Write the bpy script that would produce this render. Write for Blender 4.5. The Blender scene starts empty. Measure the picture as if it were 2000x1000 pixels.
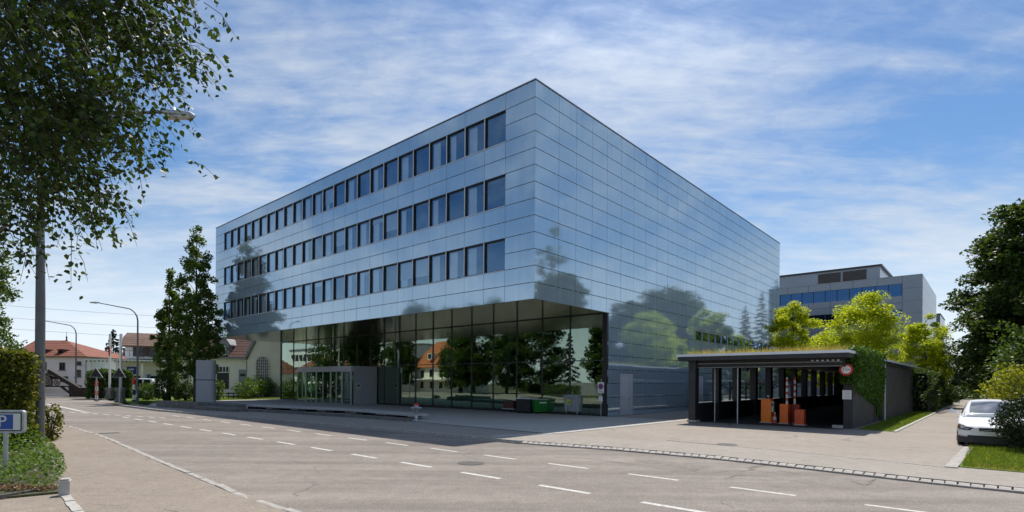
import bpy, bmesh, math, random
import numpy as np
from mathutils import Vector, Matrix
random.seed(7)
RNG = np.random.default_rng(11)
SC = bpy.context.scene
COL = SC.collection
R = math.radians

# ------------------------------------------------------------------ camera
F = 1063.09 / 2000.0            # focal length / image width
CY = 747.11                     # row of the horizon at the image centre (2000 x 1000 frame)
H = 2.131                       # camera height above the forecourt
ROLL = R(0.4)
cam = bpy.data.cameras.new('camera')
cam.sensor_fit = 'HORIZONTAL'; cam.sensor_width = 36.0; cam.lens = 36.0 * F
cam.shift_y = (CY - 500.0) / 2000.0
cam.clip_start = 0.1; cam.clip_end = 5000
camo = bpy.data.objects.new('camera', cam); COL.objects.link(camo)
camo.matrix_world = Matrix.Translation((0, 0, H)) @ Matrix.Rotation(R(90), 4, 'X') @ Matrix.Rotation(ROLL, 4, 'Z')
SC.camera = camo
# a pixel offset that turns with the roll: the shift is measured along the rolled sensor
# ------------------------------------------------------------------ light
SUN_EL, SUN_AZ = 59.9, math.degrees(math.atan2(0.2917, 0.9565))
world = bpy.data.worlds.new('World'); SC.world = world; world.use_nodes = True
def build_world():
    nt = world.node_tree; nt.nodes.clear(); N = nt.nodes.new; L = nt.links.new
    out = N('ShaderNodeOutputWorld'); bg = N('ShaderNodeBackground'); bg.inputs['Strength'].default_value = 0.10
    sky = N('ShaderNodeTexSky'); sky.sky_type = 'NISHITA'; sky.sun_disc = False
    sky.sun_elevation = R(SUN_EL); sky.sun_rotation = R(SUN_AZ)
    sky.air_density = 1.0; sky.dust_density = 0.6; sky.ozone_density = 1.2; sky.altitude = 400
    hsv = N('ShaderNodeHueSaturation'); hsv.inputs['Saturation'].default_value = 1.3; hsv.inputs['Value'].default_value = 0.55
    L(sky.outputs[0], hsv.inputs['Color'])
    geo = N('ShaderNodeTexCoord'); sep = N('ShaderNodeSeparateXYZ'); L(geo.outputs['Generated'], sep.inputs[0])
    zc = N('ShaderNodeMath'); zc.operation = 'MAXIMUM'; zc.inputs[1].default_value = 0.0; L(sep.outputs['Z'], zc.inputs[0])
    za = N('ShaderNodeMath'); za.operation = 'ADD'; za.inputs[1].default_value = 0.16; L(zc.outputs[0], za.inputs[0])
    comb = N('ShaderNodeCombineXYZ')
    for ax in 'XY':
        d = N('ShaderNodeMath'); d.operation = 'DIVIDE'; L(sep.outputs[ax], d.inputs[0]); L(za.outputs[0], d.inputs[1]); L(d.outputs[0], comb.inputs[ax])
    def noise(scale, detail, rough, dist, rot, sx, sy, off):
        m = N('ShaderNodeMapping'); m.inputs['Rotation'].default_value = (0, 0, R(rot)); m.inputs['Scale'].default_value = (sx, sy, 1); m.inputs['Location'].default_value = off
        L(comb.outputs[0], m.inputs['Vector'])
        n = N('ShaderNodeTexNoise'); n.inputs['Scale'].default_value = scale; n.inputs['Detail'].default_value = detail
        n.inputs['Roughness'].default_value = rough; n.inputs['Distortion'].default_value = dist; L(m.outputs[0], n.inputs['Vector']); return n
    big = noise(0.62, 4, 0.5, 0.3, 30, 1.0, 0.8, (-10.935, 15.02, 0))
    wisp = noise(1.5, 9, 0.62, 0.5, 38, 0.45, 1.5, (-15.749, 0.895, 0))
    wisp2 = noise(2.2, 9, 0.64, 0.6, -48, 0.40, 1.7, (14.158, -10.207, 0))
    fine = noise(8.0, 7, 0.6, 0.3, 62, 0.8, 1.4, (0.3, 7.0, 0))
    def math_(op, a, b):
        m = N('ShaderNodeMath'); m.operation = op
        for i, s in enumerate((a, b)):
            if isinstance(s, (int, float)): m.inputs[i].default_value = s
            else: L(s, m.inputs[i])
        return m.outputs[0]
    s = math_('ADD', math_('ADD', math_('MULTIPLY', big.outputs['Fac'], 0.34), math_('MULTIPLY', wisp2.outputs['Fac'], 0.24)), math_('ADD', math_('MULTIPLY', wisp.outputs['Fac'], 0.34), math_('MULTIPLY', fine.outputs['Fac'], 0.17)))
    def mrange(v, a, b, c=0.0, d=1.0):
        r = N('ShaderNodeMapRange'); r.interpolation_type = 'SMOOTHSTEP'
        for k_, x_ in (('From Min', a), ('From Max', b), ('To Min', c), ('To Max', d)): r.inputs[k_].default_value = x_
        L(v, r.inputs['Value']); return r.outputs[0]
    cover = mrange(s, 0.468, 0.69, 0.02, 0.92)
    veil = mrange(sep.outputs['Z'], 0.0, 0.34, 0.86, 0.0)          # haze thickens towards the horizon all round
    fac = math_('SUBTRACT', 1.0, math_('MULTIPLY', math_('SUBTRACT', 1.0, cover), math_('SUBTRACT', 1.0, veil)))
    # thin cloud scatters forward: it brightens steadily towards the sun
    sv = N('ShaderNodeVectorMath'); sv.operation = 'DOT_PRODUCT'; L(geo.outputs['Generated'], sv.inputs[0])
    sv.inputs[1].default_value = (math.sin(R(SUN_AZ)) * math.cos(R(SUN_EL)), math.cos(R(SUN_AZ)) * math.cos(R(SUN_EL)), math.sin(R(SUN_EL)))
    glow = math_('ADD', 0.50, math_('MULTIPLY', math_('POWER', math_('MAXIMUM', sv.outputs['Value'], 0.0), 26.0), 5.0))
    glow = math_('ADD', glow, mrange(sep.outputs['Z'], 0.0, 0.30, 0.17, 0.0))
    cl = N('ShaderNodeVectorMath'); cl.operation = 'SCALE'; cl.inputs[0].default_value = (6.2, 6.8, 7.6); L(glow, cl.inputs['Scale'])
    mix = N('ShaderNodeMix'); mix.data_type = 'RGBA'; L(fac, mix.inputs['Factor']); L(hsv.outputs[0], mix.inputs[6]); L(cl.outputs[0], mix.inputs[7])
    L(mix.outputs[2], bg.inputs['Color']); L(bg.outputs[0], out.inputs['Surface'])
build_world()
sund = bpy.data.lights.new('sun', 'SUN'); sund.energy = 2.5; sund.angle = R(0.55); sund.color = (1.0, 0.94, 0.85)
suno = bpy.data.objects.new('sun', sund); COL.objects.link(suno)
_a, _e = R(SUN_AZ), R(SUN_EL)
_d = Vector((math.sin(_a) * math.cos(_e), math.cos(_a) * math.cos(_e), math.sin(_e)))
suno.rotation_euler = _d.to_track_quat('Z', 'Y').to_euler(); suno.location = (10, 60, 80)
vs = SC.view_settings; vs.view_transform = 'Standard'; vs.look = 'None'; vs.exposure = 1.12; vs.gamma = 1.0; vs.use_curve_mapping = False
try:
    SC.cycles.max_bounces = 8; SC.cycles.transparent_max_bounces = 12; SC.cycles.caustics_reflective = False; SC.cycles.caustics_refractive = False
except Exception: pass

# ------------------------------------------------------------------ measuring helpers
def ray(x, y):
    dx, dy = x - 1000.0, y - CY; c, s = math.cos(-ROLL), math.sin(-ROLL)
    X, Y = c * dx - s * dy, s * dx + c * dy
    return Vector((X / 1063.09, 1.0, -Y / 1063.09))
def gp(x, y, z=0.0):
    r = ray(x, y); t = (z - H) / r.z; return Vector((r.x * t, t, z))
def at(x, y, d):
    r = ray(x, y) * d; return Vector((r.x, d, r.z + H))
YAW = R(41.3905)
A0 = Vector((1.1516, 29.0868, 0))
DL = Vector((-math.cos(YAW), math.sin(YAW), 0)); DR = Vector((math.sin(YAW), math.cos(YAW), 0))
ROTB = math.atan2(DR.y, DR.x)       # local x runs along the right facade (v), local y along the left facade (u)
def W(u, v, z=0.0): return A0 + DL * u + DR * v + Vector((0, 0, z))
def UV(p): d = p - A0; return d.dot(DL), d.dot(DR)
def onL(x, y, v):
    r = ray(x, y); t = (v + A0.dot(DR)) / Vector((r.x, r.y, 0)).dot(DR); p = r * t; p.z += H; return UV(p)[0], p.z
def onR(x, y, u):
    r = ray(x, y); t = (u + A0.dot(DL)) / Vector((r.x, r.y, 0)).dot(DL); p = r * t; p.z += H; return UV(p)[1], p.z

# ------------------------------------------------------------------ materials
MATS = {}
def _nt(name):
    m = bpy.data.materials.new(name); m.use_nodes = True; nt = m.node_tree
    b = nt.nodes.get('Principled BSDF'); return m, nt, b
def mat(name, col, rough=0.6, metal=0.0, var=0.12, scale=3.0, bump=0.0, bscale=None, spec=0.5, ior=None, col2=None):
    if name in MATS: return MATS[name]
    m, nt, b = _nt(name); N, L = nt.nodes.new, nt.links.new
    tc = N('ShaderNodeTexCoord'); n = N('ShaderNodeTexNoise'); n.inputs['Scale'].default_value = scale; n.inputs['Detail'].default_value = 6; n.inputs['Roughness'].default_value = 0.62
    L(tc.outputs['Object'], n.inputs['Vector'])
    r = N('ShaderNodeValToRGB'); e = r.color_ramp.elements
    c2 = col2 if col2 else tuple(min(1, c * (1 + var)) for c in col)
    c1 = col if col2 else tuple(c * (1 - var) for c in col)
    e[0].position = 0.3; e[1].position = 0.7; e[0].color = (*c1, 1); e[1].color = (*c2, 1)
    L(n.outputs['Fac'], r.inputs[0]); L(r.outputs[0], b.inputs['Base Color'])
    b.inputs['Roughness'].default_value = rough; b.inputs['Metallic'].default_value = metal
    b.inputs['Specular IOR Level'].default_value = spec
    if ior: b.inputs['IOR'].default_value = ior
    if bump:
        n2 = N('ShaderNodeTexNoise'); n2.inputs['Scale'].default_value = bscale or scale * 6; n2.inputs['Detail'].default_value = 4
        L(tc.outputs['Object'], n2.inputs['Vector']); bp = N('ShaderNodeBump'); bp.inputs['Strength'].default_value = bump; bp.inputs['Distance'].default_value = 0.02
        L(n2.outputs['Fac'], bp.inputs['Height']); L(bp.outputs[0], b.inputs['Normal'])
    MATS[name] = m; return m
def ground_mat(name, dark, light, speck=0.35, patch=1.0, cracks=0.0, rough=0.9, lanes=False):
    if name in MATS: return MATS[name]
    m, nt, b = _nt(name); N, L = nt.nodes.new, nt.links.new
    geo = N('ShaderNodeNewGeometry')
    def noise(s, d=6, r=0.6):
        n = N('ShaderNodeTexNoise'); n.inputs['Scale'].default_value = s; n.inputs['Detail'].default_value = d; n.inputs['Roughness'].default_value = r
        L(geo.outputs['Position'], n.inputs['Vector']); return n.outputs['Fac']
    rp = N('ShaderNodeValToRGB'); rp.color_ramp.elements[0].color = (*dark, 1); rp.color_ramp.elements[1].color = (*light, 1)
    rp.color_ramp.elements[0].position = 0.5 - 0.22 / patch; rp.color_ramp.elements[1].position = 0.5 + 0.22 / patch
    L(noise(0.35, 7, 0.65), rp.inputs[0])
    # aggregate speckle
    sp = N('ShaderNodeValToRGB'); sp.color_ramp.elements[0].position = 0.36; sp.color_ramp.elements[1].position = 0.66
    a = 1 - speck; c = 1 + speck
    sp.color_ramp.elements[0].color = (a, a, a, 1); sp.color_ramp.elements[1].color = (c, c, c, 1)
    L(noise(38, 3, 0.8), sp.inputs[0])
    mx = N('ShaderNodeMix'); mx.data_type = 'RGBA'; mx.blend_type = 'MULTIPLY'; mx.inputs['Factor'].default_value = 1.0
    L(rp.outputs[0], mx.inputs[6]); L(sp.outputs[0], mx.inputs[7]); colr = mx.outputs[2]
    mid = N('ShaderNodeValToRGB'); mid.color_ramp.elements[0].position = 0.35; mid.color_ramp.elements[1].position = 0.7
    mid.color_ramp.elements[0].color = (0.86, 0.86, 0.86, 1); mid.color_ramp.elements[1].color = (1.08, 1.07, 1.05, 1)
    L(noise(3.2, 6, 0.7), mid.inputs[0])
    m2 = N('ShaderNodeMix'); m2.data_type = 'RGBA'; m2.blend_type = 'MULTIPLY'; m2.inputs['Factor'].default_value = 1.0
    L(colr, m2.inputs[6]); L(mid.outputs[0], m2.inputs[7]); colr = m2.outputs[2]
    if lanes:        # tyre polished and oil darkened strips that run along the carriageway
        mp = N('ShaderNodeMapping'); mp.inputs['Rotation'].default_value = (0, 0, -(ROTB + R(90))); mp.inputs['Scale'].default_value = (0.035, 0.55, 1); L(geo.outputs['Position'], mp.inputs['Vector'])
        ln = N('ShaderNodeTexNoise'); ln.inputs['Scale'].default_value = 1.6; ln.inputs['Detail'].default_value = 5; ln.inputs['Roughness'].default_value = 0.65; L(mp.outputs[0], ln.inputs['Vector'])
        lr = N('ShaderNodeValToRGB'); lr.color_ramp.elements[0].position = 0.34; lr.color_ramp.elements[1].position = 0.62; lr.color_ramp.elements[0].color = (0.76, 0.75, 0.75, 1); lr.color_ramp.elements[1].color = (1.06, 1.06, 1.06, 1)
        L(ln.outputs['Fac'], lr.inputs[0]); ml = N('ShaderNodeMix'); ml.data_type = 'RGBA'; ml.blend_type = 'MULTIPLY'; ml.inputs['Factor'].default_value = 1.0; L(colr, ml.inputs[6]); L(lr.outputs[0], ml.inputs[7]); colr = ml.outputs[2]
    if cracks:
        wn = N('ShaderNodeTexNoise'); wn.inputs['Scale'].default_value = 0.8; wn.inputs['Detail'].default_value = 4; L(geo.outputs['Position'], wn.inputs['Vector'])
        va = N('ShaderNodeVectorMath'); va.operation = 'MULTIPLY_ADD'; va.inputs[1].default_value = (1.6, 1.6, 0); L(wn.outputs['Color'], va.inputs[0]); L(geo.outputs['Position'], va.inputs[2])
        vo = N('ShaderNodeTexVoronoi'); vo.feature = 'DISTANCE_TO_EDGE'; vo.inputs['Scale'].default_value = 0.16; L(va.outputs[0], vo.inputs['Vector'])
        lt = N('ShaderNodeMapRange'); lt.inputs['From Min'].default_value = 0.0015; lt.inputs['From Max'].default_value = 0.006; lt.inputs['To Min'].default_value = 1; lt.inputs['To Max'].default_value = 0
        L(vo.outputs['Distance'], lt.inputs['Value'])
        mk = N('ShaderNodeMapRange'); mk.inputs['From Min'].default_value = 0.5; mk.inputs['From Max'].default_value = 0.58; L(noise(0.22, 3), mk.inputs['Value'])
        mm = N('ShaderNodeMath'); mm.operation = 'MULTIPLY'; L(lt.outputs[0], mm.inputs[0]); L(mk.outputs[0], mm.inputs[1])
        m4 = N('ShaderNodeMath'); m4.operation = 'MULTIPLY'; m4.inputs[1].default_value = cracks; L(mm.outputs[0], m4.inputs[0])
        m3 = N('ShaderNodeMix'); m3.data_type = 'RGBA'; L(m4.outputs[0], m3.inputs['Factor']); L(colr, m3.inputs[6]); m3.inputs[7].default_value = (0.035, 0.033, 0.032, 1); colr = m3.outputs[2]
    L(colr, b.inputs['Base Color']); b.inputs['Roughness'].default_value = rough; b.inputs['Specular IOR Level'].default_value = 0.25
    bp = N('ShaderNodeBump'); bp.inputs['Strength'].default_value = 0.35; bp.inputs['Distance'].default_value = 0.01
    L(noise(55, 3, 0.7), bp.inputs['Height']); L(bp.outputs[0], b.inputs['Normal'])
    MATS[name] = m; return m
def leafmat(name, c1, c2, trans=0.45, tcol=None, rough=0.5):
    if name in MATS: return MATS[name]
    m, nt, b = _nt(name); N, L = nt.nodes.new, nt.links.new
    g = N('ShaderNodeNewGeometry'); r = N('ShaderNodeValToRGB'); r.color_ramp.elements[0].color = (*c1, 1); r.color_ramp.elements[1].color = (*c2, 1)
    L(g.outputs['Random Per Island'], r.inputs[0]); L(r.outputs[0], b.inputs['Base Color'])
    b.inputs['Roughness'].default_value = rough; b.inputs['Specular IOR Level'].default_value = 0.35
    t = N('ShaderNodeBsdfTranslucent'); mulc = N('ShaderNodeMix'); mulc.data_type = 'RGBA'; mulc.blend_type = 'MULTIPLY'; mulc.inputs['Factor'].default_value = 1
    L(r.outputs[0], mulc.inputs[6]); mulc.inputs[7].default_value = (*(tcol or (1.5, 1.35, 0.5)), 1); L(mulc.outputs[2], t.inputs['Color'])
    mx = N('ShaderNodeMixShader'); mx.inputs[0].default_value = trans; L(b.outputs[0], mx.inputs[1]); L(t.outputs[0], mx.inputs[2])
    L(mx.outputs[0], nt.nodes['Material Output'].inputs['Surface']); MATS[name] = m; return m
def glassmat(name, tint, base=0.2, gain=0.8, rough=0.0, rcol=(1, 1, 1), power=3.2, wav=0.04):
    if name in MATS: return MATS[name]
    m, nt, b = _nt(name); N, L = nt.nodes.new, nt.links.new; nt.nodes.remove(b)
    t = N('ShaderNodeBsdfTransparent'); t.inputs['Color'].default_value = (*tint, 1)
    g = N('ShaderNodeBsdfGlossy'); g.inputs['Roughness'].default_value = rough; g.inputs['Color'].default_value = (*rcol, 1)
    lw = N('ShaderNodeLayerWeight'); lw.inputs['Blend'].default_value = 0.5
    pw = N('ShaderNodeMath'); pw.operation = 'POWER'; pw.inputs[1].default_value = power; L(lw.outputs['Facing'], pw.inputs[0])
    ma = N('ShaderNodeMath'); ma.operation = 'MULTIPLY_ADD'; ma.inputs[1].default_value = gain; ma.inputs[2].default_value = base; ma.use_clamp = True; L(pw.outputs[0], ma.inputs[0])
    # the panes are never perfectly plane
    tc = N('ShaderNodeTexCoord'); n = N('ShaderNodeTexNoise'); n.inputs['Scale'].default_value = 0.7; n.inputs['Detail'].default_value = 1; L(tc.outputs['Object'], n.inputs['Vector'])
    bp = N('ShaderNodeBump'); bp.inputs['Strength'].default_value = wav; bp.inputs['Distance'].default_value = 0.03; L(n.outputs['Fac'], bp.inputs['Height']); L(bp.outputs[0], g.inputs['Normal'])
    mx = N('ShaderNodeMixShader'); L(ma.outputs[0], mx.inputs[0]); L(t.outputs[0], mx.inputs[1]); L(g.outputs[0], mx.inputs[2])
    L(mx.outputs[0], nt.nodes['Material Output'].inputs['Surface']); MATS[name] = m; return m

# ------------------------------------------------------------------ mesh builder
class MB:
    def __init__(s): s.v = []; s.f = []; s.sm = []
    def add(s, vs_, fs, smooth=False):
        o = len(s.v); s.v += [tuple(p) for p in vs_]; s.f += [tuple(i + o for i in q) for q in fs]; s.sm += [smooth] * len(fs); return s
    def box(s, x0, x1, y0, y1, z0, z1):
        return s.add([(x0,y0,z0),(x1,y0,z0),(x1,y1,z0),(x0,y1,z0),(x0,y0,z1),(x1,y0,z1),(x1,y1,z1),(x0,y1,z1)],
                     [(0,3,2,1),(4,5,6,7),(0,1,5,4),(1,2,6,5),(2,3,7,6),(3,0,4,7)])
    def prism(s, poly, z0, z1):
        n = len(poly); vs_ = [(p[0], p[1], z0) for p in poly] + [(p[0], p[1], z1) for p in poly]
        ar = sum(poly[i][0] * poly[(i + 1) % n][1] - poly[(i + 1) % n][0] * poly[i][1] for i in range(n))
        idx = list(range(n)) if ar > 0 else list(range(n))[::-1]
        fs = [tuple(reversed(idx)), tuple(i + n for i in idx)]
        for k in range(n): a, b = idx[k], idx[(k + 1) % n]; fs.append((a, b, b + n, a + n))
        return s.add(vs_, fs)
    def beam(s, p0, p1, w, h, up=(0, 0, 1)):
        p0, p1 = Vector(p0), Vector(p1); d = (p1 - p0).normalized(); u = Vector(up)
        sd = d.cross(u)
        if sd.length < 1e-4: sd = d.cross(Vector((1, 0, 0)))
        sd.normalize(); u = sd.cross(d)
        vs_ = [p + sd * (a * w / 2) + u * (b * h / 2) for p in (p0, p1) for a, b in ((-1,-1),(1,-1),(1,1),(-1,1))]
        return s.add(vs_, [(0,1,2,3),(7,6,5,4),(0,4,5,1),(1,5,6,2),(2,6,7,3),(3,7,4,0)])
    def tube(s, pts, rad, n=8, caps=True):
        pts = [Vector(p) for p in pts]
        if not hasattr(rad, '__len__'): rad = [rad] * len(pts)
        vs_, fs = [], []
        side = None
        for i, p in enumerate(pts):
            d = (pts[min(i + 1, len(pts) - 1)] - pts[max(i - 1, 0)]).normalized()
            if side is None:
                side = d.cross(Vector((0, 0, 1)))
                if side.length < 1e-3: side = d.cross(Vector((1, 0, 0)))
            side = (side - d * side.dot(d)).normalized(); up = side.cross(d)
            for k in range(n):
                a = 2 * math.pi * k / n; vs_.append(p + (side * math.cos(a) + up * math.sin(a)) * rad[i])
        for i in range(len(pts) - 1):
            for k in range(n):
                a, b = i * n + k, i * n + (k + 1) % n; fs.append((a, b, b + n, a + n))
        s.add(vs_, fs, True)
        if caps: s.add(vs_[:n], [tuple(range(n))[::-1]]); s.add(vs_[-n:], [tuple(range(n))])
        return s
    def lathe(s, prof, n=16, c=(0, 0, 0)):
        vs_, fs = [], []
        for r, z in prof:
            for k in range(n): a = 2 * math.pi * k / n; vs_.append((c[0] + r * math.cos(a), c[1] + r * math.sin(a), c[2] + z))
        for i in range(len(prof) - 1):
            for k in range(n): a, b = i * n + k, i * n + (k + 1) % n; fs.append((a, b, b + n, a + n))
        s.add(vs_, fs, True); s.add(vs_[-n:], [tuple(range(n))]); return s.add(vs_[:n], [tuple(range(n))[::-1]])
    def mesh(s, name, m):
        me = bpy.data.meshes.new(name); me.from_pydata(s.v, [], s.f); me.update()
        me.polygons.foreach_set('use_smooth', s.sm)
        if m: me.materials.append(m)
        return me
def link(name, me, parent=None, loc=(0, 0, 0), rot=(0, 0, 0), **props):
    o = bpy.data.objects.new(name, me); COL.objects.link(o); o.location = loc; o.rotation_euler = rot
    if parent: o.parent = parent
    for k, v in props.items(): o[k] = v
    return o
def part(name, mb, m, parent, loc=(0, 0, 0), rot=(0, 0, 0), **props):
    return link(name, mb.mesh(name, m), parent, loc, rot, **props)
def tag(o, label, cat, group=None):
    o['label'] = label; o['category'] = cat
    if group: o['group'] = group
    return o
def thing(name, label, cat, loc=(0, 0, 0), rz=0.0, group=None):
    o = bpy.data.objects.new(name, None); COL.objects.link(o); o.location = loc; o.rotation_euler = (0, 0, rz); o.empty_display_size = 0.3
    return tag(o, label, cat, group)
def solo(name, mb, m, label, cat, loc=(0, 0, 0), rz=0.0, group=None, **kw):
    return tag(part(name, mb, m, None, loc, (0, 0, rz), **kw), label, cat, group)
def struct(name, mb, m): return part(name, mb, m, None, kind='structure')
def copy_tree(o, parent=None):
    c = o.copy(); COL.objects.link(c)
    if parent: c.parent = parent
    for ch in list(o.children): copy_tree(ch, c)
    return c
def bevel(o, w=0.01, seg=2):
    md = o.modifiers.new('bevel', 'BEVEL'); md.width = w; md.segments = seg; md.limit_method = 'ANGLE'; return o
def text_mesh(s, size, m, extrude=0.002):
    cu = bpy.data.curves.new('lettering', 'FONT'); cu.body = s; cu.size = size; cu.extrude = extrude; cu.align_x = 'CENTER'; cu.align_y = 'CENTER'
    ob = bpy.data.objects.new('lettering', cu); COL.objects.link(ob); dg = bpy.context.evaluated_depsgraph_get(); dg.update()
    me = bpy.data.meshes.new_from_object(ob.evaluated_get(dg)); bpy.data.objects.remove(ob); bpy.data.curves.remove(cu)
    me.materials.clear(); me.materials.append(m); return me

# ------------------------------------------------------------------ foliage builder
def leaf_mesh(name, P, size, m, up=0.3, aspect=0.55, jitter=0.35, hang=0.0, rng=RNG, six=False):
    n = len(P); nr = rng.normal(size=(n, 3)); nr[:, 2] += up * 2; nr /= np.linalg.norm(nr, axis=1)[:, None]
    a = rng.normal(size=(n, 3)); a[:, 2] -= hang * 2; a -= nr * (a * nr).sum(1)[:, None]; a /= np.linalg.norm(a, axis=1)[:, None] + 1e-9
    b = np.cross(nr, a); L = size * (1 + jitter * rng.uniform(-1, 1, n))[:, None]; wd = L * aspect
    if six:
        V = np.stack([P, P + a * L * .28 + b * wd * .5, P + a * L * .6 + b * wd * .38 + nr * L * .05, P + a * L - nr * L * .08, P + a * L * .6 - b * wd * .38 + nr * L * .05, P + a * L * .28 - b * wd * .5], 1); k = 6
    else:
        V = np.stack([P - a * L * .5, P + b * wd * .5 + nr * L * .06, P + a * L * .5, P - b * wd * .5 + nr * L * .06], 1); k = 4
    me = bpy.data.meshes.new(name); me.vertices.add(n * k); me.vertices.foreach_set('co', V.reshape(-1).astype(np.float32))
    me.loops.add(n * k); me.loops.foreach_set('vertex_index', np.arange(n * k, dtype=np.int32))
    me.polygons.add(n); me.polygons.foreach_set('loop_start', np.arange(0, n * k, k, dtype=np.int32))
    try: me.polygons.foreach_set('loop_total', np.full(n, k, dtype=np.int32))
    except Exception: pass
    me.update(calc_edges=True); me.validate(); me.materials.append(m); return me
def clump_points(centres, radii, per, rng=RNG, flat=0.7):
    out = []
    for c, r in zip(centres, radii):
        q = rng.normal(size=(per, 3)); q /= np.linalg.norm(q, axis=1)[:, None]; q *= (rng.uniform(0, 1, per) ** 0.5)[:, None] * r
        q[:, 2] *= flat; out.append(q + c)
    return np.concatenate(out)
def tree(name, label, base, h, prof, crown0, nclump, rc, per, size, lm, tm, tr=0.18, group=None, flat=0.65, inner=0.45, cat='tree', limbs=16, seed=1, up=0.5, lean=(0, 0), aspect=0.6):
    """prof(t) gives the crown radius at relative crown height t."""
    rng = np.random.default_rng(seed)
    root = thing(name, label, cat, base, 0, group)
    t = rng.uniform(0.0, 1, nclump * 6); w = np.array([prof(x) for x in t]); keep = rng.uniform(0, w.max(), len(t)) < w
    t = t[keep][:nclump]; n = len(t); ang = rng.uniform(0, 2 * math.pi, n)
    rr = np.array([prof(x) for x in t]) * (inner + (1 - inner) * rng.uniform(0, 1, n) ** 0.6) * rng.uniform(.8, 1.08, n)
    z = crown0 + t * (h - crown0)
    C = np.stack([rr * np.cos(ang) + lean[0] * z / h, rr * np.sin(ang) + lean[1] * z / h, z], 1)
    rad = rc * rng.uniform(0.6, 1.3, n)
    P = clump_points(C, rad, per, rng, flat)
    tb = MB(); k = 7
    tpts = [(lean[0] * i / k + math.sin(i * 1.7 + seed) * tr * 0.35 * (i > 0), lean[1] * i / k + math.cos(i * 2.1 + seed) * tr * .35 * (i > 0), h * 0.93 * i / k) for i in range(k + 1)]
    tb.tube(tpts, [tr * (1.25 if i == 0 else 1) * (1 - 0.88 * i / k) for i in range(k + 1)], 8)
    for i in rng.permutation(n)[:limbs]:
        c = Vector(C[i]); zz = max(crown0 * 0.8, c.z - (c.xy.length * 0.75 + .3)); s = Vector((lean[0] * zz / h, lean[1] * zz / h, zz)); mid = s.lerp(c, 0.5) + Vector((0, 0, 0.12 * c.xy.length))
        r0 = tr * 0.42 * max(0.25, 1 - zz / h); tb.tube([s, mid, c], [r0, r0 * .6, r0 * .2], 5, False)
    part('trunk', tb, tm, root)
    link('crown', leaf_mesh('crown', P, size, lm, up=up, rng=rng, aspect=aspect), root)
    return root
def bush(name, label, base, rx, ry, h, n, size, lm, cat='shrub', group=None, seed=3, core=None, up=0.4, lump=0.25):
    rng = np.random.default_rng(seed); root = thing(name, label, cat, base, 0, group)
    q = rng.normal(size=(n, 3)); q /= np.linalg.norm(q, axis=1)[:, None]
    lum = 1 + lump * np.sin(q[:, 0] * 5 + seed) * np.cos(q[:, 1] * 4 + seed * 2) + lump * .6 * np.sin(q[:, 2] * 7 + q[:, 0] * 6)
    q *= (rng.uniform(0.35, 1, n) ** 0.4 * lum)[:, None]
    P = np.stack([q[:, 0] * rx, q[:, 1] * ry, h * 0.5 + q[:, 2] * h * 0.5], 1); P[:, 2] = np.maximum(P[:, 2], 0.03)
    tb = MB()
    for i in range(9):
        a = i * 0.7 + seed; tb.tube([(0.08 * math.cos(a), 0.08 * math.sin(a), 0), (rx * .35 * math.cos(a), ry * .35 * math.sin(a), h * .45), (rx * .6 * math.cos(a + .3), ry * .6 * math.sin(a + .3), h * .78)], [0.03, 0.02, 0.008], 5)
    part('stem', tb, M_bark, root)
    link('foliage', leaf_mesh('foliage', P, size, lm, up=up, rng=rng), root)
    return root

M_bark = mat('bark', (0.075, 0.058, 0.042), 0.9, var=0.4, scale=8, bump=0.5)
M_birch = mat('birch bark', (0.16, 0.13, 0.11), 0.85, scale=5, bump=0.3, col2=(0.55, 0.52, 0.48))
# ================================================================== SETTING
M_soil = ground_mat('soil and grass', (0.07, 0.07, 0.04), (0.10, 0.105, 0.05), 0.4)
M_road = ground_mat('road asphalt', (0.226, 0.200, 0.178), (0.285, 0.254, 0.228), 0.36, 1.0, 0.5, lanes=True)
M_walk = ground_mat('pavement asphalt', (0.235, 0.20, 0.168), (0.30, 0.258, 0.218), 0.28, 1.0, 0.8)
M_court = ground_mat('forecourt asphalt', (0.27, 0.238, 0.207), (0.335, 0.297, 0.26), 0.25, 1.0, 0.6)
M_path = ground_mat('footpath asphalt', (0.285, 0.258, 0.228), (0.335, 0.305, 0.272), 0.22)
M_plaza = ground_mat('plaza concrete', (0.39, 0.37, 0.335), (0.46, 0.44, 0.40), 0.12)
M_conc = mat('pale concrete', (0.40, 0.385, 0.36), 0.85, var=0.15, scale=4, bump=0.15)
M_kerb = mat('granite kerb', (0.35, 0.33, 0.305), 0.85, var=0.3, scale=7, bump=0.3)
M_paint = mat('worn road paint', (0.29, 0.27, 0.245), 0.8, scale=11, col2=(0.68, 0.67, 0.64))
M_lawn = ground_mat('lawn turf', (0.085, 0.14, 0.014), (0.14, 0.20, 0.024), 0.4)
M_dark = mat('dark anodised metal', (0.022, 0.024, 0.027), 0.35, var=0.2)
M_black = mat('black', (0.012, 0.012, 0.013), 0.5)
M_blackp = mat('black carport paint', (0.022, 0.023, 0.026), 0.45, var=0.3, scale=2)
M_alu = mat('brushed aluminium', (0.42, 0.44, 0.46), 0.35, 0.6, var=0.06)
M_greym = mat('grey painted metal', (0.33, 0.345, 0.365), 0.4, var=0.06)
M_galv = mat('galvanised steel', (0.40, 0.43, 0.45), 0.42, 0.5, var=0.2, scale=9)
M_white = mat('white paint', (0.74, 0.73, 0.70), 0.6, var=0.05)
M_red = mat('red paint', (0.55, 0.025, 0.02), 0.45, var=0.08)
M_blue = mat('sign blue', (0.012, 0.075, 0.36), 0.4, var=0.05)
M_orange = mat('orange lacquer', (0.96, 0.21, 0.008), 0.4, var=0.06)
M_redorange = mat('red orange lacquer', (0.66, 0.085, 0.014), 0.4, var=0.08)

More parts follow.
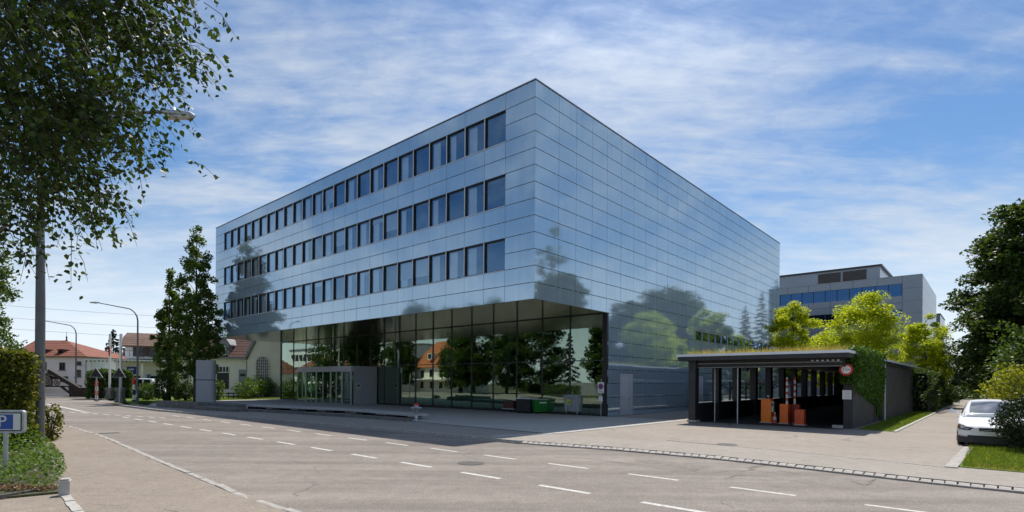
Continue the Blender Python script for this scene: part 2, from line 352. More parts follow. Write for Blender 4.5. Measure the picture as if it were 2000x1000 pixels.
def poly_sheet(name, pts, z, m):
    b = MB(); b.prism([(p[0], p[1]) for p in pts], z - 0.06, z); return struct(name, b, m)
b = MB(); b.prism([(-900, -300), (900, -300), (900, 1600), (-900, 1600)], -1.0, -0.20); struct('ground', b, M_soil)

KR = [gp(x, y, 0) for x, y in [(2000,953),(1800,933),(1600,911),(1400,890),(1200,873),(1000,859.5),(800,841),(600,825),(400,808)]]
KR = [W(-80, -6.9), W(-40, -6.9), W(-24, -6.9)] + KR + [W(26.5, -10.0), W(37.4, -9.9)]
KL = [W(-80, -18.4), W(-30, -18.3)] + [gp(x, y, 0) for x, y in [(590,1000),(480,965),(330,905),(260,875),(200,850),(140,832),(100,826)]] + [W(20, -19.2), W(27, -22.5), W(38, -30), W(60, -50)]
road = poly_sheet('road', KR + [W(43, -9.4), W(46, -8.2), W(60, -6.6), W(82, -4.4), W(95, -10), W(95, -60)] + KL[::-1], -0.10, M_road)
# pavement on the near left
walk = poly_sheet('pavement', KL + [W(61, -54), W(38, -33.5), W(27, -26), W(18, -24.5), W(-80, -24.5)], -0.012, M_walk)
# everything paved on the building side
poly_sheet('forecourt', KR + [W(37.4, -8.9), W(40.5, -6.6), W(43.9, -0.7), W(44.6, 6), W(46, 60), W(-15.15, 60), W(-15.15, 7.0), W(-17.7, 7), W(-17.7, -4.2), W(-80, -4.2)], 0.0, M_court)
poly_sheet('driveway', [W(-15.15, 7.0), W(-15.15, 125), W(-17.6, 125), W(-17.6, 7.0)], -0.002, M_court)
# footpath strip along the road, plaza in front of the lobby
CH = [W(-4.75, -4.5)] + [gp(x, y, 0) for x, y in [(900,832),(700,813)]] + [W(15.4, -3.6), W(26.5, -7.4), W(37, -8.7)]
poly_sheet('footpath', [W(-80, -4.25), W(-17.7, -4.25)] + [gp(x, y, 0) for x, y in [(1700,897),(1500,877)]] + CH + KR[-2::-1], 0.004, M_path)
poly_sheet('plaza', CH + [W(40, -6), W(43.6, -1), W(43.9, 7.4), W(-0.1, 7.4), W(-4.5, 7.4), W(-4.5, -4.4)], 0.008, M_plaza)
b = MB(); ch = [p.copy() for p in CH[:3]] + [W(15.4, -3.6)]
for p, q in zip(ch[:-1], ch[1:]): b.beam(p + Vector((0, 0, -0.03)), q + Vector((0, 0, -0.03)), 0.10, 0.085)
struct('drain_channel', b, M_dark)
b = MB(); b.beam(W(-4.55, -4.35, -0.03), W(-4.95, 8.3, -0.03), 0.42, 0.10); b.beam(W(-4.55, -4.35, -0.03), W(-3.6, -7.0, -0.03), 0.36, 0.09); struct('concrete_edging', b, M_conc)
# lawns
poly_sheet('lawn', [W(37.6, -8.9), W(40.5, -6.6), W(43.9, -0.9), W(44.9, 6), W(46.4, 60), W(120, 60), W(120, 8), W(82, -3.4), W(62, -5.5), W(46, -7.6)], 0.02, M_lawn)
poly_sheet('lawn', [W(-17.75, -4.2), W(-17.75, 2.6), W(-21.5, 3.0), W(-21.5, 30), W(-60, 30), W(-60, -4.2)], 0.02, M_lawn)
poly_sheet('lawn', [W(-13.55, 8.0), W(-13.55, 125), W(-15.0, 125), W(-15.0, 7.6)], 0.02, M_lawn)
b = MB(); b.beam(W(-15.08, 7.4, 0.0), W(-15.08, 125, 0.0), 0.14, 0.07); struct('lawn_edging', b, M_conc)
b = MB(); b.beam(gp(1857, 914), gp(1893, 874), 0.26, 0.06); struct('drive_edging', b, MATS['worn grey kerb'] if 'worn grey kerb' in MATS else mat('worn grey kerb', (0.33, 0.31, 0.285), 0.85, var=0.3, scale=4, bump=0.3))
poly_sheet('parking_bay', [W(-17.75, 2.7), W(-21.4, 3.1), W(-21.4, 30), W(-17.75, 30)], 0.004, M_path)
# planted ground at the left
LP = [(125,962),(100,905),(86,868),(78,850)]
poly_sheet('planting_bed', [gp(*q) for q in LP] + [W(20, -30), W(0, -34), gp(-300, 1010), gp(0, 974)], 0.03, M_soil)

# ---- kerbs: stones laid one by one
def stones(name, line, step, width, h, ztop, z1jit, m, gap=0.012, tilt=0.0):
    root = bpy.data.objects.new(name, None); COL.objects.link(root); root['kind'] = 'structure'
    bm_ = MB(); e = 0.012; l = step - gap
    bm_.add([(-l/2,-width/2,-h),(l/2,-width/2,-h),(l/2,width/2,-h),(-l/2,width/2,-h),(-l/2+e,-width/2+e,0),(l/2-e,-width/2+e,0),(l/2-e,width/2-e,0),(-l/2+e,width/2-e,0)],
            [(0,3,2,1),(4,5,6,7),(0,1,5,4),(1,2,6,5),(2,3,7,6),(3,0,4,7)])
    me = bm_.mesh('kerb_stone', m); rng = random.Random(len(line) + int(step * 100)); pos = 0.0
    seg = [(Vector(a), Vector(c)) for a, c in zip(line[:-1], line[1:])]; cnt = 0
    for a, c in seg:
        L_ = (c - a).length; d = (c - a).normalized()
        while pos < L_ and cnt < 298:
            p = a + d * pos; o = link('kerb_stone', me, root, (p.x + rng.uniform(-.008, .008), p.y + rng.uniform(-.008, .008), ztop + rng.uniform(-z1jit, z1jit)),
                                      (tilt + rng.uniform(-.015, .015), rng.uniform(-.015, .015), math.atan2(d.y, d.x) + rng.uniform(-.015, .015)))
            o.scale = (1, rng.uniform(.94, 1.06), 1); pos += step; cnt += 1
        pos -= L_
    return root
off = DR * -0.05
stones('kerb', [p for p in [W(-24, -7.02)] + [q + DR * -0.09 for q in KR[3:9]]], 0.225, 0.21, 0.16, -0.034, 0.006, M_kerb, gap=0.006, tilt=-0.26)
b = MB(); jl = [W(-24, -7.02)] + [q + DR * -0.09 for q in KR[3:9]]
for p, q in zip(jl[:-1], jl[1:]): b.beam(p + Vector((0, 0, -.09)), q + Vector((0, 0, -.09)), .17, .06)
struct('kerb_mortar', b, mat('grey mortar', (.27, .255, .235), .9))
stones('kerb', [q + off for q in KR[8:]], 1.0, 0.14, 0.2, 0.022, 0.004, M_kerb)
stones('kerb', [gp(x, y) for x, y in [(1862,915),(1700,898),(1500,878),(1300,860)]], 0.20, 0.06, 0.08, 0.012, 0.002, M_kerb)
stones('kerb', [q + DR * -0.06 for q in KL[1:10]], 1.0, 0.15, 0.2, -0.004, 0.008, mat('worn grey kerb', (0.33, 0.31, 0.285), 0.85, var=0.3, scale=4, bump=0.3))
stones('kerb', [gp(x, y) + Vector((0, 0, 0)) for x, y in [(-260,1030),(0,974),(95,958)]], 0.5, 0.12, 0.2, 0.07, 0.006, mat('dark kerb', (0.085, 0.08, 0.072), 0.9, var=0.3, scale=6, bump=0.3))
stones('kerb', [gp(x, y) for x, y in [(127,966),(175,1030)]], 0.5, 0.16, 0.2, 0.006, 0.003, M_conc)
stones('kerb', [gp(1900,869), gp(2020,866)], 0.6, 0.10, 0.1, 0.03, 0.004, M_kerb)
b = MB(); b.box(-.085, .085, -.10, .10, -.1, .27); b.box(-.07, .07, -.085, .085, .27, .30)
bs = solo('marker_stone', b, M_conc, 'short pale stone post at the corner of the planting bed by the pavement', 'marker stone', gp(127, 966), R(30)); bevel(bs, .02)

# ---- road markings (flat print lying on the road)
markings = bpy.data.objects.new('lane_marking', None); COL.objects.link(markings); markings['kind'] = 'structure'
def dash(p, q, w):
    b = MB(); d = (q - p); n = Vector((-d.y, d.x, 0)).normalized() * w / 2
    z = Vector((0, 0, -0.0955)); b.add([p - n + z, q - n + z, q + n + z, p + n + z], [(0, 1, 2, 3)]); part('painted_dash', b, M_paint, markings)
def on_road(v, u): p = W(u, v); p.z = 0; return p
for k in range(30):
    u = -17.9 + 2.47 * k
    if u < 20: dash(on_road(-10.62 - 0.012 * max(0, u + 10), u), on_road(-10.62 - 0.012 * max(0, u + 8.7), u + 1.30), 0.13)
    u = -14.75 + 2.45 * k
    if -20 < u < 22: dash(on_road(-13.3 - 0.01 * max(0, u), u), on_road(-13.3 - 0.01 * max(0, u + 1.3), u + 1.30), 0.15)
def rl(x0, y0, x1, y1, w): p, q = gp(x0, y0, -0.1), gp(x1, y1, -0.1); p.z = q.z = 0; dash(p, q, w)
rl(92, 789, 158, 803, 0.28); rl(138, 797.5, 206, 795.5, 0.28); rl(95, 785.5, 226, 783.3, 0.55); rl(158, 803.5, 175, 806, 0.2)
for x in range(70, 330, 22): 
    if x > 90: rl(x, 802 + (x - 90) * 0.062, x + 11, 802.5 + (x - 79) * 0.062, 0.16)
# repairs and covers
M_patch = ground_mat('patched asphalt', (0.20, 0.178, 0.158), (0.25, 0.222, 0.196), 0.4)
for i_, px in enumerate(([(1205,905),(1330,921),(1395,912),(1265,897)], [(700,850),(745,852),(790,846),(745,844)], [(1540,940),(1720,962),(1790,948),(1600,929)], [(330,858),(392,866),(418,858),(358,851)])):
    q = MB(); q.add([gp(x, y, -0.0978 - 0.0004 * i_) for x, y in px], [(0, 1, 2, 3)]); struct('asphalt_patch', q, M_patch)
for x, y, r_ in ((920, 905, .32), (1420, 868, .3)):
    c_ = gp(x, y, -0.1 if y > 880 else 0.0); c_.z += .0065; q = MB(); q.lathe([(r_ * 1.18, -.004), (r_ * 1.18, 0.0)], 20); q.lathe([(r_, -.003), (r_, .003)], 20); o = part('manhole_cover', q, mat('cast iron cover', (.07, .068, .065), .6, .3, var=.3, scale=20), None, c_, kind='structure')
q = MB(); c_ = gp(214, 846, -.1); q.box(-.35, .35, -.22, .22, -.03, .004); part('drain_grate', q, MATS['cast iron cover'], None, c_, (0, 0, ROTB), kind='structure')
# repaired trench, manhole cover and tar seams
M_tar = mat('tar seam', (0.05, 0.047, 0.045), 0.6, var=0.3, scale=5)
seams = bpy.data.objects.new('tar_seam', None); COL.objects.link(seams); seams['kind'] = 'structure'
def seam(px, w=0.05, z=-0.097, wob=0.05):
    pts = [gp(x, y, -0.1) for x, y in px]; rng = random.Random(int(px[0][0])); fine = []
    for p, q in zip(pts[:-1], pts[1:]):
        for i in range(10): fine.append(p.lerp(q, i / 10) + Vector((rng.uniform(-wob, wob), rng.uniform(-wob, wob), 0)))
    fine.append(pts[-1]); b = MB(); L_, R_ = [], []
    for i, p in enumerate(fine):
        d = (fine[min(i+1, len(fine)-1)] - fine[max(i-1, 0)]); n = Vector((-d.y, d.x, 0)).normalized() * w * rng.uniform(.4, 1.1) / 2
        L_.append((p.x + n.x, p.y + n.y, z)); R_.append((p.x - n.x, p.y - n.y, z))
    m = len(fine); b.add(L_ + R_, [(i, i + 1, m + i + 1, m + i) for i in range(m - 1)]); part('seam', b, M_tar, seams)
seam([(1080,892),(1150,896),(1280,912)], .05); seam([(1300,908),(1330,912),(1345,915)], .05); seam([(1415,935),(1440,929),(1500,930)], .05)
seam([(1520,920),(1560,925)], .06); seam([(1660,940),(1690,948),(1710,935)], .07); seam([(1240,898),(1270,906),(1290,905)], .05)
seam([(330,826),(380,826.5)], .08); seam([(200,836),(224,835)], .06); seam([(205,846),(223,845)], .12)
seam([(760,822),(770,850)], .03)

# ================================================================== MAIN BUILDING
def panelmat():
    m, nt, b = _nt('blue grey facade panel'); N, L = nt.nodes.new, nt.links.new
    oi = N('ShaderNodeObjectInfo'); geo = N('ShaderNodeNewGeometry')
    r = N('ShaderNodeValToRGB'); r.color_ramp.elements[0].color = (0.42, 0.56, 0.675, 1); r.color_ramp.elements[1].color = (0.455, 0.60, 0.715, 1)
    L(geo.outputs['Random Per Island'], r.inputs[0])
    mp = N('ShaderNodeMapping'); mp.inputs['Scale'].default_value = (2.2, 2.2, 0.16); L(geo.outputs['Position'], mp.inputs['Vector'])
    st = N('ShaderNodeTexNoise'); st.inputs['Scale'].default_value = 1.4; st.inputs['Detail'].default_value = 6; st.inputs['Roughness'].default_value = 0.7; L(mp.outputs[0], st.inputs['Vector'])
    sr = N('ShaderNodeValToRGB'); sr.color_ramp.elements[0].position = 0.35; sr.color_ramp.elements[1].position = 0.65; sr.color_ramp.elements[0].color = (0.94, 0.94, 0.935, 1); sr.color_ramp.elements[1].color = (1.03, 1.03, 1.03, 1); L(st.outputs['Fac'], sr.inputs[0])
    ms = N('ShaderNodeMix'); ms.data_type = 'RGBA'; ms.blend_type = 'MULTIPLY'; ms.inputs['Factor'].default_value = 1.0; L(r.outputs[0], ms.inputs[6]); L(sr.outputs[0], ms.inputs[7]); L(ms.outputs[2], b.inputs['Base Color'])
    b.inputs['Roughness'].default_value = 0.045; b.inputs['IOR'].default_value = 2.0; b.inputs['Metallic'].default_value = 0.52
    n = N('ShaderNodeTexNoise'); n.inputs['Scale'].default_value = 0.6; n.inputs['Detail'].default_value = 2; L(geo.outputs['Position'], n.inputs['Vector'])
    bp = N('ShaderNodeBump'); bp.inputs['Strength'].default_value = 0.05; bp.inputs['Distance'].default_value = 0.04; L(n.outputs['Fac'], bp.inputs['Height']); L(bp.outputs[0], b.inputs['Normal'])
    return m
M_panel = panelmat()
M_soffit = mat('bronze grey soffit', (0.115, 0.108, 0.092), 0.12, 0.45, var=0.05, scale=0.6)
M_wing = glassmat('window glass', (0.90, 0.94, 0.97), 0.17, 0.6, rcol=(0.46, 0.70, 0.94))
M_lobby = glassmat('lobby glass', (0.52, 0.66, 0.56), 0.24, 0.62, rcol=(0.80, 0.95, 0.82), wav=0.10)
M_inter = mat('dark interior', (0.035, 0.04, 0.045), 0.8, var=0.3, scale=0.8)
M_curtain = mat('white curtain', (0.88, 0.89, 0.88), 0.9, var=0.08, scale=20)
M_frost = mat('frosted teal panel', (0.42, 0.60, 0.60), 0.3, var=0.1)
LE, RE, V1, ZT, ROW, SOF = 43.75, 44.7, 7.41, 18.318, 0.9, 6.618
LG = 44.15   # left end of the glazed ground floor
bld = thing('office_building', 'large blue grey panelled office block with three window bands and glazed lobby under overhang', 'office building', A0, ROTB)
WU0, WP = 2.14, 1.6408; WU1 = WU0 + 24 * WP
zrow = lambda k: ZT - ROW * k
pan = []      # (centre world, w, h, axis, lo, z0)  axis 'L': spans u at v=0 ; 'R': spans v at u=0
def addp(ax, a0, a1, z0, z1): pan.append((ax, a0, a1, z0, z1))
for k in range(13):
    z1, z0 = zrow(k), zrow(k + 1)
    addp('L', 0.0, WU0, z0, z1)
    addp('L', WU1, LE, z0, z1)
    if k == 0:
        for j in range(12): addp('L', WU0 + 2 * j * WP, WU0 + 2 * (j + 1) * WP, z0, z1)
    elif k in (3, 4, 7, 8, 11, 12):
        for j in range(24): addp('L', WU0 + j * WP, WU0 + (j + 1) * WP, z0, z1)
cols = [0.0, 2.13] + [2.13 + 1.72 * i for i in range(1, 25)]; cols[-1] = RE if RE - cols[-1] < .6 else cols[-1]
if cols[-1] < RE: cols.append(RE)
low = [V1] + [c for c in cols if c > V1 + 1]
for k in range(13):
    for c0, c1 in zip(cols[:-1], cols[1:]): addp('R', c0, c1, zrow(k + 1), zrow(k))
zl = [SOF - ROW * i for i in range(8)]; zl = [z for z in zl if z > 0.1] + [0.0]
RW0, RW1 = cols[12] + 0.0, cols[24]      # ribbon window span
DOORS = [(cols[5], cols[6]), (cols[12], cols[13])]
for i, (z1, z0) in enumerate(zip(zl[:-1], zl[1:])):
    for c0, c1 in zip(low[:-1], low[1:]):
        if i == 0 and RW0 - .1 < c0 < RW1 - .1: continue
        if any(abs(c0 - d[0]) < .1 for d in DOORS):
            if z1 <= 2.13: continue
            if z0 < 2.8: addp('R', c0, c1, 2.80, z1); continue
        addp('R', c0, c1, z0, z1)
def pscore(p):
    ax, a0, a1, z0, z1 = p; m = (a0 + a1) / 2; c = W(m, 0, 0) if ax == 'L' else W(0, m, 0)
    n = DR if ax == 'L' else DL; d = Vector((c.x, c.y, 0)); return (a1 - a0) * (z1 - z0) * abs(d.normalized().dot(n)) / d.length_squared
pan.sort(key=pscore, reverse=True)
cache = {}; rest = MB(); rp = random.Random(5); GH, GV, TH = 0.017, 0.009, 0.035
def pbox(mb, ax, w, h, off=(0, 0, 0)):
    ox, oy, oz = off
    if ax == 'L': mb.box(ox, ox + TH, oy - w / 2 + GV, oy + w / 2 - GV, oz - h / 2 + GH, oz + h / 2 - GH)
    else: mb.box(ox - w / 2 + GV, ox + w / 2 - GV, oy, oy + TH, oz - h / 2 + GH, oz + h / 2 - GH)
for i, (ax, a0, a1, z0, z1) in enumerate(pan):
    w, h, m, zc = a1 - a0, z1 - z0, (a0 + a1) / 2, (z0 + z1) / 2
    loc = (0, m, zc) if ax == 'L' else (m, 0, zc)
    if i < 300:
        key = (ax, round(w, 3), round(h, 3))
        if key not in cache: q = MB(); pbox(q, ax, w, h); cache[key] = q.mesh('panel', M_panel)
        t = 0.003
        link('panel', cache[key], bld, loc, (rp.uniform(-t, t) if ax == 'R' else 0, rp.uniform(-t, t) if ax == 'L' else 0, rp.uniform(-t, t)))
    else: pbox(rest, ax, w, h, loc)
part('panel', rest, M_panel, bld, kind='stuff')
# clips along the joints
clips = MB()
def clip(ax, a, z):
    if ax == 'L': clips.box(-0.016, 0.01, a - .028, a + .028, z - .028, z + .028)
    else: clips.box(a - .028, a + .028, -0.016, 0.01, z - .028, z + .028)
for k in range(1, 13):
    for a in (0.22, 0.6, 1.9): clip('L', a, zrow(k))
    for c0, c1 in zip(cols[:14], cols[1:15]): clip('R', c0 + .25, zrow(k)); clip('R', c1 - .25, zrow(k))
for k in (4, 8, 12):
    for j in range(16): clip('L', WU0 + j * WP + .28, zrow(k)); clip('L', WU0 + (j + 1) * WP - .28, zrow(k))
for z in zl[1:-1]:
    for c0, c1 in zip(low[:8], low[1:9]): clip('R', c0 + .25, z); clip('R', c1 - .25, z)
part('clip', clips, M_alu, bld, kind='stuff')
# backing walls, floors, roof
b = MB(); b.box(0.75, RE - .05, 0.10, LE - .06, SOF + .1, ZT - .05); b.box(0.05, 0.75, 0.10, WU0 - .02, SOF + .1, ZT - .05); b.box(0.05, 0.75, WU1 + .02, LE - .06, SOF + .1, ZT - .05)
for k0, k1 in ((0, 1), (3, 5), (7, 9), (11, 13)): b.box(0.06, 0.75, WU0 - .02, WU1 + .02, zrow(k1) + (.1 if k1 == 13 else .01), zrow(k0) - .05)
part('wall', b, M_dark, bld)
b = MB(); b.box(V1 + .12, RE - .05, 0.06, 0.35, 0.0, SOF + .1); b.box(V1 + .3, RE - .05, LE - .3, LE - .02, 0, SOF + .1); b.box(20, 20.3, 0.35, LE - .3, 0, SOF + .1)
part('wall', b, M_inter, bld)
b = MB(); b.box(-0.04, RE + .04, -0.04, LE + .04, ZT + .03, ZT + .075); part('roof', b, M_alu, bld)
b = MB(); b.box(0.02, RE - .02, 0.02, LE - .02, ZT - .05, ZT + .03); part('roof_edge', b, M_dark, bld)
# soffit of the overhang, panel by panel
sp = [0.03 + i * 1.64 for i in range(27)] + [LE]
for i, (u0, u1) in enumerate(zip(sp[:-1], sp[1:])):
    for v0, v1 in ((0.02, 2.45), (2.45, 4.9), (4.9, V1 + .02)):
        q = MB(); q.box(v0 + .003, v1 - .003, u0 + .003, u1 - .003, SOF, SOF + .04); part('soffit_panel', q, M_soffit, bld)
# windows
wf = MB(); D = 0.12
wf.box(0.03, D + .05, 0, WP, 1.77, 1.80); wf.box(0.03, D + .05, 0, WP, 0.0, 0.03)
wf.box(D - .02, D + .05, 0.0, .06, 0.03, 1.77); wf.box(D - .02, D + .05, WP - .05, WP, .03, 1.77); wf.box(D - .02, D + .05, .06, WP - .05, 1.71, 1.77); wf.box(D - .02, D + .05, .06, WP - .05, 0.03, .08)
wfm = wf.mesh('window', M_dark)
pm = MB(); pm.box(D, D + .012, .06, WP - .05, .08, 1.71); pmm = pm.mesh('pane', M_wing)
M_palu = mat('pale aluminium', (0.66, 0.68, 0.70), 0.45, 0.1, var=0.03)
fm = MB(); fm.box(-.02, .012, -.026, .026, 0.0, 1.80); fmm = fm.mesh('fin_edge', M_palu)
f2 = MB(); f2.box(.013, D, -.014, .014, 0.03, 1.77); f2m = f2.mesh('fin', M_dark)
sm_ = MB(); sm_.box(-.035, .04, 0, WP, -.018, .018); smm = sm_.mesh('sill', M_palu)
curt = []
for w0, w1 in ((1.05, 1.52), (.85, 1.52), (.12, 1.52), (.12, .6)):
    q = MB(); n = int((w1 - w0) / .05)
    for i in range(n): q.box(D + .12 + .02 * (i % 2), D + .14 + .02 * (i % 2), w0 + i * .05, w0 + i * .05 + .049, .08, 1.70)
    curt.append(q.mesh('curtain', M_curtain))
blinds = []
for drop in (.35, .7, 1.1): q = MB(); [q.box(D + .06, D + .075, .07, WP - .06, 1.70 - k_ * .05 - .046, 1.70 - k_ * .05) for k_ in range(int(drop / .05))]; blinds.append(q.mesh('blind', mat('pale blind', (.62, .64, .64), .7, var=.05)))
rw = random.Random(3)
for k in (1, 5, 9):
    for j in range(24):
        o = link('window', wfm, bld, (0, WU0 + j * WP, zrow(k + 2)))
        link('pane', pmm, o); link('sill', smm, o)
        if j: link('fin_edge', fmm, o); link('fin', f2m, o)
        far = j > 13
        if rw.random() < .22: link('blind', rw.choice(blinds), o)
        if (j % 2 == 1 or far or rw.random() < .15): link('curtain', curt[2 if far and rw.random() < .6 else rw.choice([0, 0, 1, 1])], o)
# lobby glazing on the recessed ground floor
mu = [0.31, 2.89, 5.27, 7.62, 9.98, 12.33, 14.65, 16.97, 19.28, 21.55, 23.85, 26.1, 28.4, 30.75, 33.15, 35.7, 38.4, 41.2, LG]
TZ = 3.60
q = MB(); q.box(V1 - .035, V1 + .075, -.03, .03, 0.02, SOF); mum = q.mesh('mullion', M_dark)
for i, u in enumerate(mu):
    link('mullion', mum, bld, (0, u, 0))
    if i + 1 < len(mu):
        u1 = mu[i + 1]
        for z0, z1 in ((0.14, TZ - .03), (TZ + .03, SOF - .05)):
            q = MB(); q.box(V1 + .02, V1 + .035, u + .03, u1 - .03, z0, z1); part('lobby_pane', q, M_lobby, bld)
        q = MB(); q.box(V1 - .01, V1 + .06, u + .03, u1 - .03, TZ - .03, TZ + .03); part('transom', q, M_dark, bld)
        if i in (1, 2, 3, 4, 5, 6, 7) :
            for a, c in ((u + .12, (u + u1) / 2 - .02), ((u + u1) / 2 + .02, u1 - .12)):
                q = MB(); q.box(V1 + .07, V1 + .09, a, c, .2, 1.35); part('frosted_panel', q, M_frost, bld)
b = MB(); b.box(V1 - .05, V1 + .1, 0.0, LG, 0.0, 0.14); part('plinth', b, M_black, bld)
b = MB(); b.box(V1 - .03, V1 + .2, 0.0, LG, SOF - .055, SOF - .003); part('head_rail', b, M_dark, bld)
b = MB(); b.box(V1 - .06, V1 + .14, 0.0, 0.26, 0.0, SOF - .003); part('column', b, M_black, bld)
b = MB(); b.box(V1 - .04, V1 + .4, LG - .02, LG + .22, 0.0, SOF - .003); part('column', b, M_black, bld)
b = MB(); b.box(V1 + .1, 20, .35, LG - .3, .0, .03); part('lobby_floor', b, mat('dark lobby floor', (0.07, 0.07, 0.068), 0.25, var=0.1), bld)
b = MB(); b.box(V1 + .1, 20, .35, LG - .3, SOF - .04, SOF + .08); part('lobby_ceiling', b, mat('lobby ceiling', (0.42, 0.43, 0.32), 0.6), bld)
for u in (3.5, 10.7, 17.9, 25.1, 32.3, 39.5):
    q = MB(); q.lathe([(0.2, 0.03), (0.2, SOF - .05)], 16, (V1 + 2.6, u, 0)); part('lobby_column', q, M_conc, bld)
rb = random.Random(8)
for i in range(9):        # furniture inside reads as dark low shapes
    u = 2.5 + i * 2.4; q = MB(); q.box(V1 + 4, V1 + 5.2, u, u + 1.4, .70, .74)
    for a in (.05, 1.3): q.box(V1 + 4.1, V1 + 4.14, u + a, u + a + .04, .03, .70); q.box(V1 + 5.0, V1 + 5.04, u + a, u + a + .04, .03, .70)
    part('lobby_table', q, M_alu, bld)
# stones along the foot of the glass
pe = MB()
for i in range(90):
    u = 3.2 + i * .2 + rb.uniform(-.05, .05); s = rb.uniform(.04, .09); pe.box(V1 - .16 - s, V1 - .16 + s, u - s, u + s * 1.1, 0.0, s * 1.3)
part('foot_stones', pe, M_black, bld, kind='stuff')
# ribbon window and doors in the right wall
zb, zt_ = zl[1] + .03, zl[0] - .12
b = MB(); b.box(RW0, RW1, -.01, .06, zt_, zl[0] - .01); b.box(RW0, RW1, -.03, .06, zl[1] - .02, zb); part('ribbon_frame', b, M_alu, bld)
n = 14
for i in range(n):
    a, c = RW0 + (RW1 - RW0) * i / n, RW0 + (RW1 - RW0) * (i + 1) / n
    q = MB(); q.box(a, a + .06, -.01, .12, zb, zt_); w = part('ribbon_window', q, M_alu, bld)
    q = MB(); q.box(a + .06, c, .045, .055, zb, zt_); part('pane', q, M_wing, w)
for d0, d1 in DOORS:
    q = MB(); q.box(d0 + .03, d0 + .09, -.012, .06, 0, 2.78); q.box(d1 - .42, d1 - .03, -.012, .06, 0, 2.78); q.box(d0 + .09, d1 - .42, -.012, .06, 2.68, 2.78)
    w = part('door_frame', q, mat('light grey door', (0.43, 0.46, 0.49), 0.45, var=0.05), bld)
    q = MB(); q.box(d0 + .10, d1 - .43, .012, .05, .02, 2.67); part('door', q, MATS['light grey door'], w)
    q = MB(); q.box(d1 - .60, d1 - .46, -.05, .012, 1.05, 1.08); q.box(d1 - .49, d1 - .46, -.02, .012, .95, 1.2); part('handle', q, M_alu, w)
# entrance vestibule
VF, VA, VB, VH = 4.60, 24.9, 34.85, 3.52
b = MB(); b.box(VF + .02, V1 - .05, VA + .10, VB - .1, VH - .12, VH); vest = part('vestibule', b, M_greym, bld)
q = MB(); q.box(VF - .02, VF + .3, VA, VB, VH - .50, VH + .01); part('canopy_beam', q, M_alu, vest)
for v0, v1 in ((VF + .30, VF + 1.3), (VF + 1.3, V1 - .06)):
    q = MB(); q.box(v0 + .004, v1 - .004, VA + .01, VA + .10, 0.02, VH + .005); part('side_panel', q, M_greym, vest)
q = MB(); q.box(VF, VF + .1, VA, VA + .12, 0, VH - .5); q.box(VF, VF + .1, VB - .12, VB, 0, VH - .5); q.box(VF, VF + .1, VA + .12, VB - .12, .02, .08); part('vestibule_frame', q, M_alu, vest)
vu = [onL(x, 750, VF)[0] for x in (590, 596.5, 607, 617, 630, 645, 656, 667)]
vu = [VB - .12] + [max(VA + .3, min(VB - .3, u)) for u in vu] + [VA + .12]
for i, u in enumerate(vu[1:-1]):
    w_ = .09 if i % 2 else .05; q = MB(); q.box(VF + .01, VF + .09, u - w_, u + w_, .08, VH - .5); part('post', q, M_alu, vest)
for i, (u0, u1) in enumerate(zip(vu[:-1], vu[1:])):
    q = MB(); q.box(VF + .045, VF + .057, u1 + .04, u0 - .04, .08, VH - .5); o = part('door_leaf', q, M_lobby, vest)
q = MB(); q.box(VF + .05, V1 - .06, VB - .05, VB - .035, .05, VH - .15); part('side_glass', q, M_lobby, vest)
q = MB(); q.box(VF - .05, VF + .0, 27.1, 27.6, VH - .56, VH - .5); q.box(VF - .05, VF + .0, 31.7, 32.2, VH - .56, VH - .5); part('door_sensor', q, M_black, vest)
tm_ = text_mesh('5', 0.95, M_alu); link('house_number', tm_, vest, (VF - .015, 25.55, 2.42), (R(90), 0, R(-90)))
q = MB(); q.box(VF + .55, VF + 1.0, VA - .012, VA + .01, 1.42, 2.0); o = part('notice_plate', q, mat('pale plate', (0.5, 0.5, 0.52), 0.5), vest)
q = MB(); q.box(VF + .66, VF + .88, VA - .022, VA - .012, 1.66, 1.86); part('plate_symbol', q, M_black, o)
q = MB(); q.box(V1 - .14, V1 - .05, LG + .03, LG + .14, 1.75, 2.15); part('intercom', q, M_white, bld)
# ================================================================== OTHER BUILDINGS
M_wallw = mat('white render wall', (0.82, 0.82, 0.81), 0.9, var=0.06, scale=0.7, bump=0.1)
M_walli = mat('ivory render wall', (0.88, 0.82, 0.72), 0.9, var=0.06, scale=0.7, bump=0.1)
def rooftile(name, c1, c2, sx=3.0):
    if name in MATS: return MATS[name]
    m, nt, b = _nt(name); N, L = nt.nodes.new, nt.links.new
    tc = N('ShaderNodeTexCoord'); n = N('ShaderNodeTexNoise'); n.inputs['Scale'].default_value = 1.6; n.inputs['Detail'].default_value = 8; n.inputs['Roughness'].default_value = .75; L(tc.outputs['Object'], n.inputs['Vector'])
    r = N('ShaderNodeValToRGB'); r.color_ramp.elements[0].color = (*c1, 1); r.color_ramp.elements[1].color = (*c2, 1); r.color_ramp.elements[0].position = .35; r.color_ramp.elements[1].position = .65
    L(n.outputs['Fac'], r.inputs[0]); L(r.outputs[0], b.inputs['Base Color']); b.inputs['Roughness'].default_value = .85
    MATS[name] = m; return m
M_tile_r = rooftile('red roof tile', (0.17, 0.058, 0.036), (0.25, 0.088, 0.052))
M_tile_b = rooftile('brown roof tile', (0.075, 0.035, 0.027), (0.135, 0.065, 0.05))
M_tile_p = rooftile('weathered roof tile', (0.13, 0.075, 0.055), (0.21, 0.13, 0.10))
M_tile_o = rooftile('orange roof tile', (0.40, 0.11, 0.04), (0.52, 0.17, 0.07))
M_pane = mat('old window pane', (0.012, 0.014, 0.016), 0.12, var=.2)
M_frame = mat('window frame', (0.10, 0.10, 0.10), 0.6)
M_stone = mat('grey stone trim', (0.30, 0.30, 0.31), 0.8, var=0.1)
M_shut = mat('dark shutter', (0.07, 0.055, 0.045), 0.7)
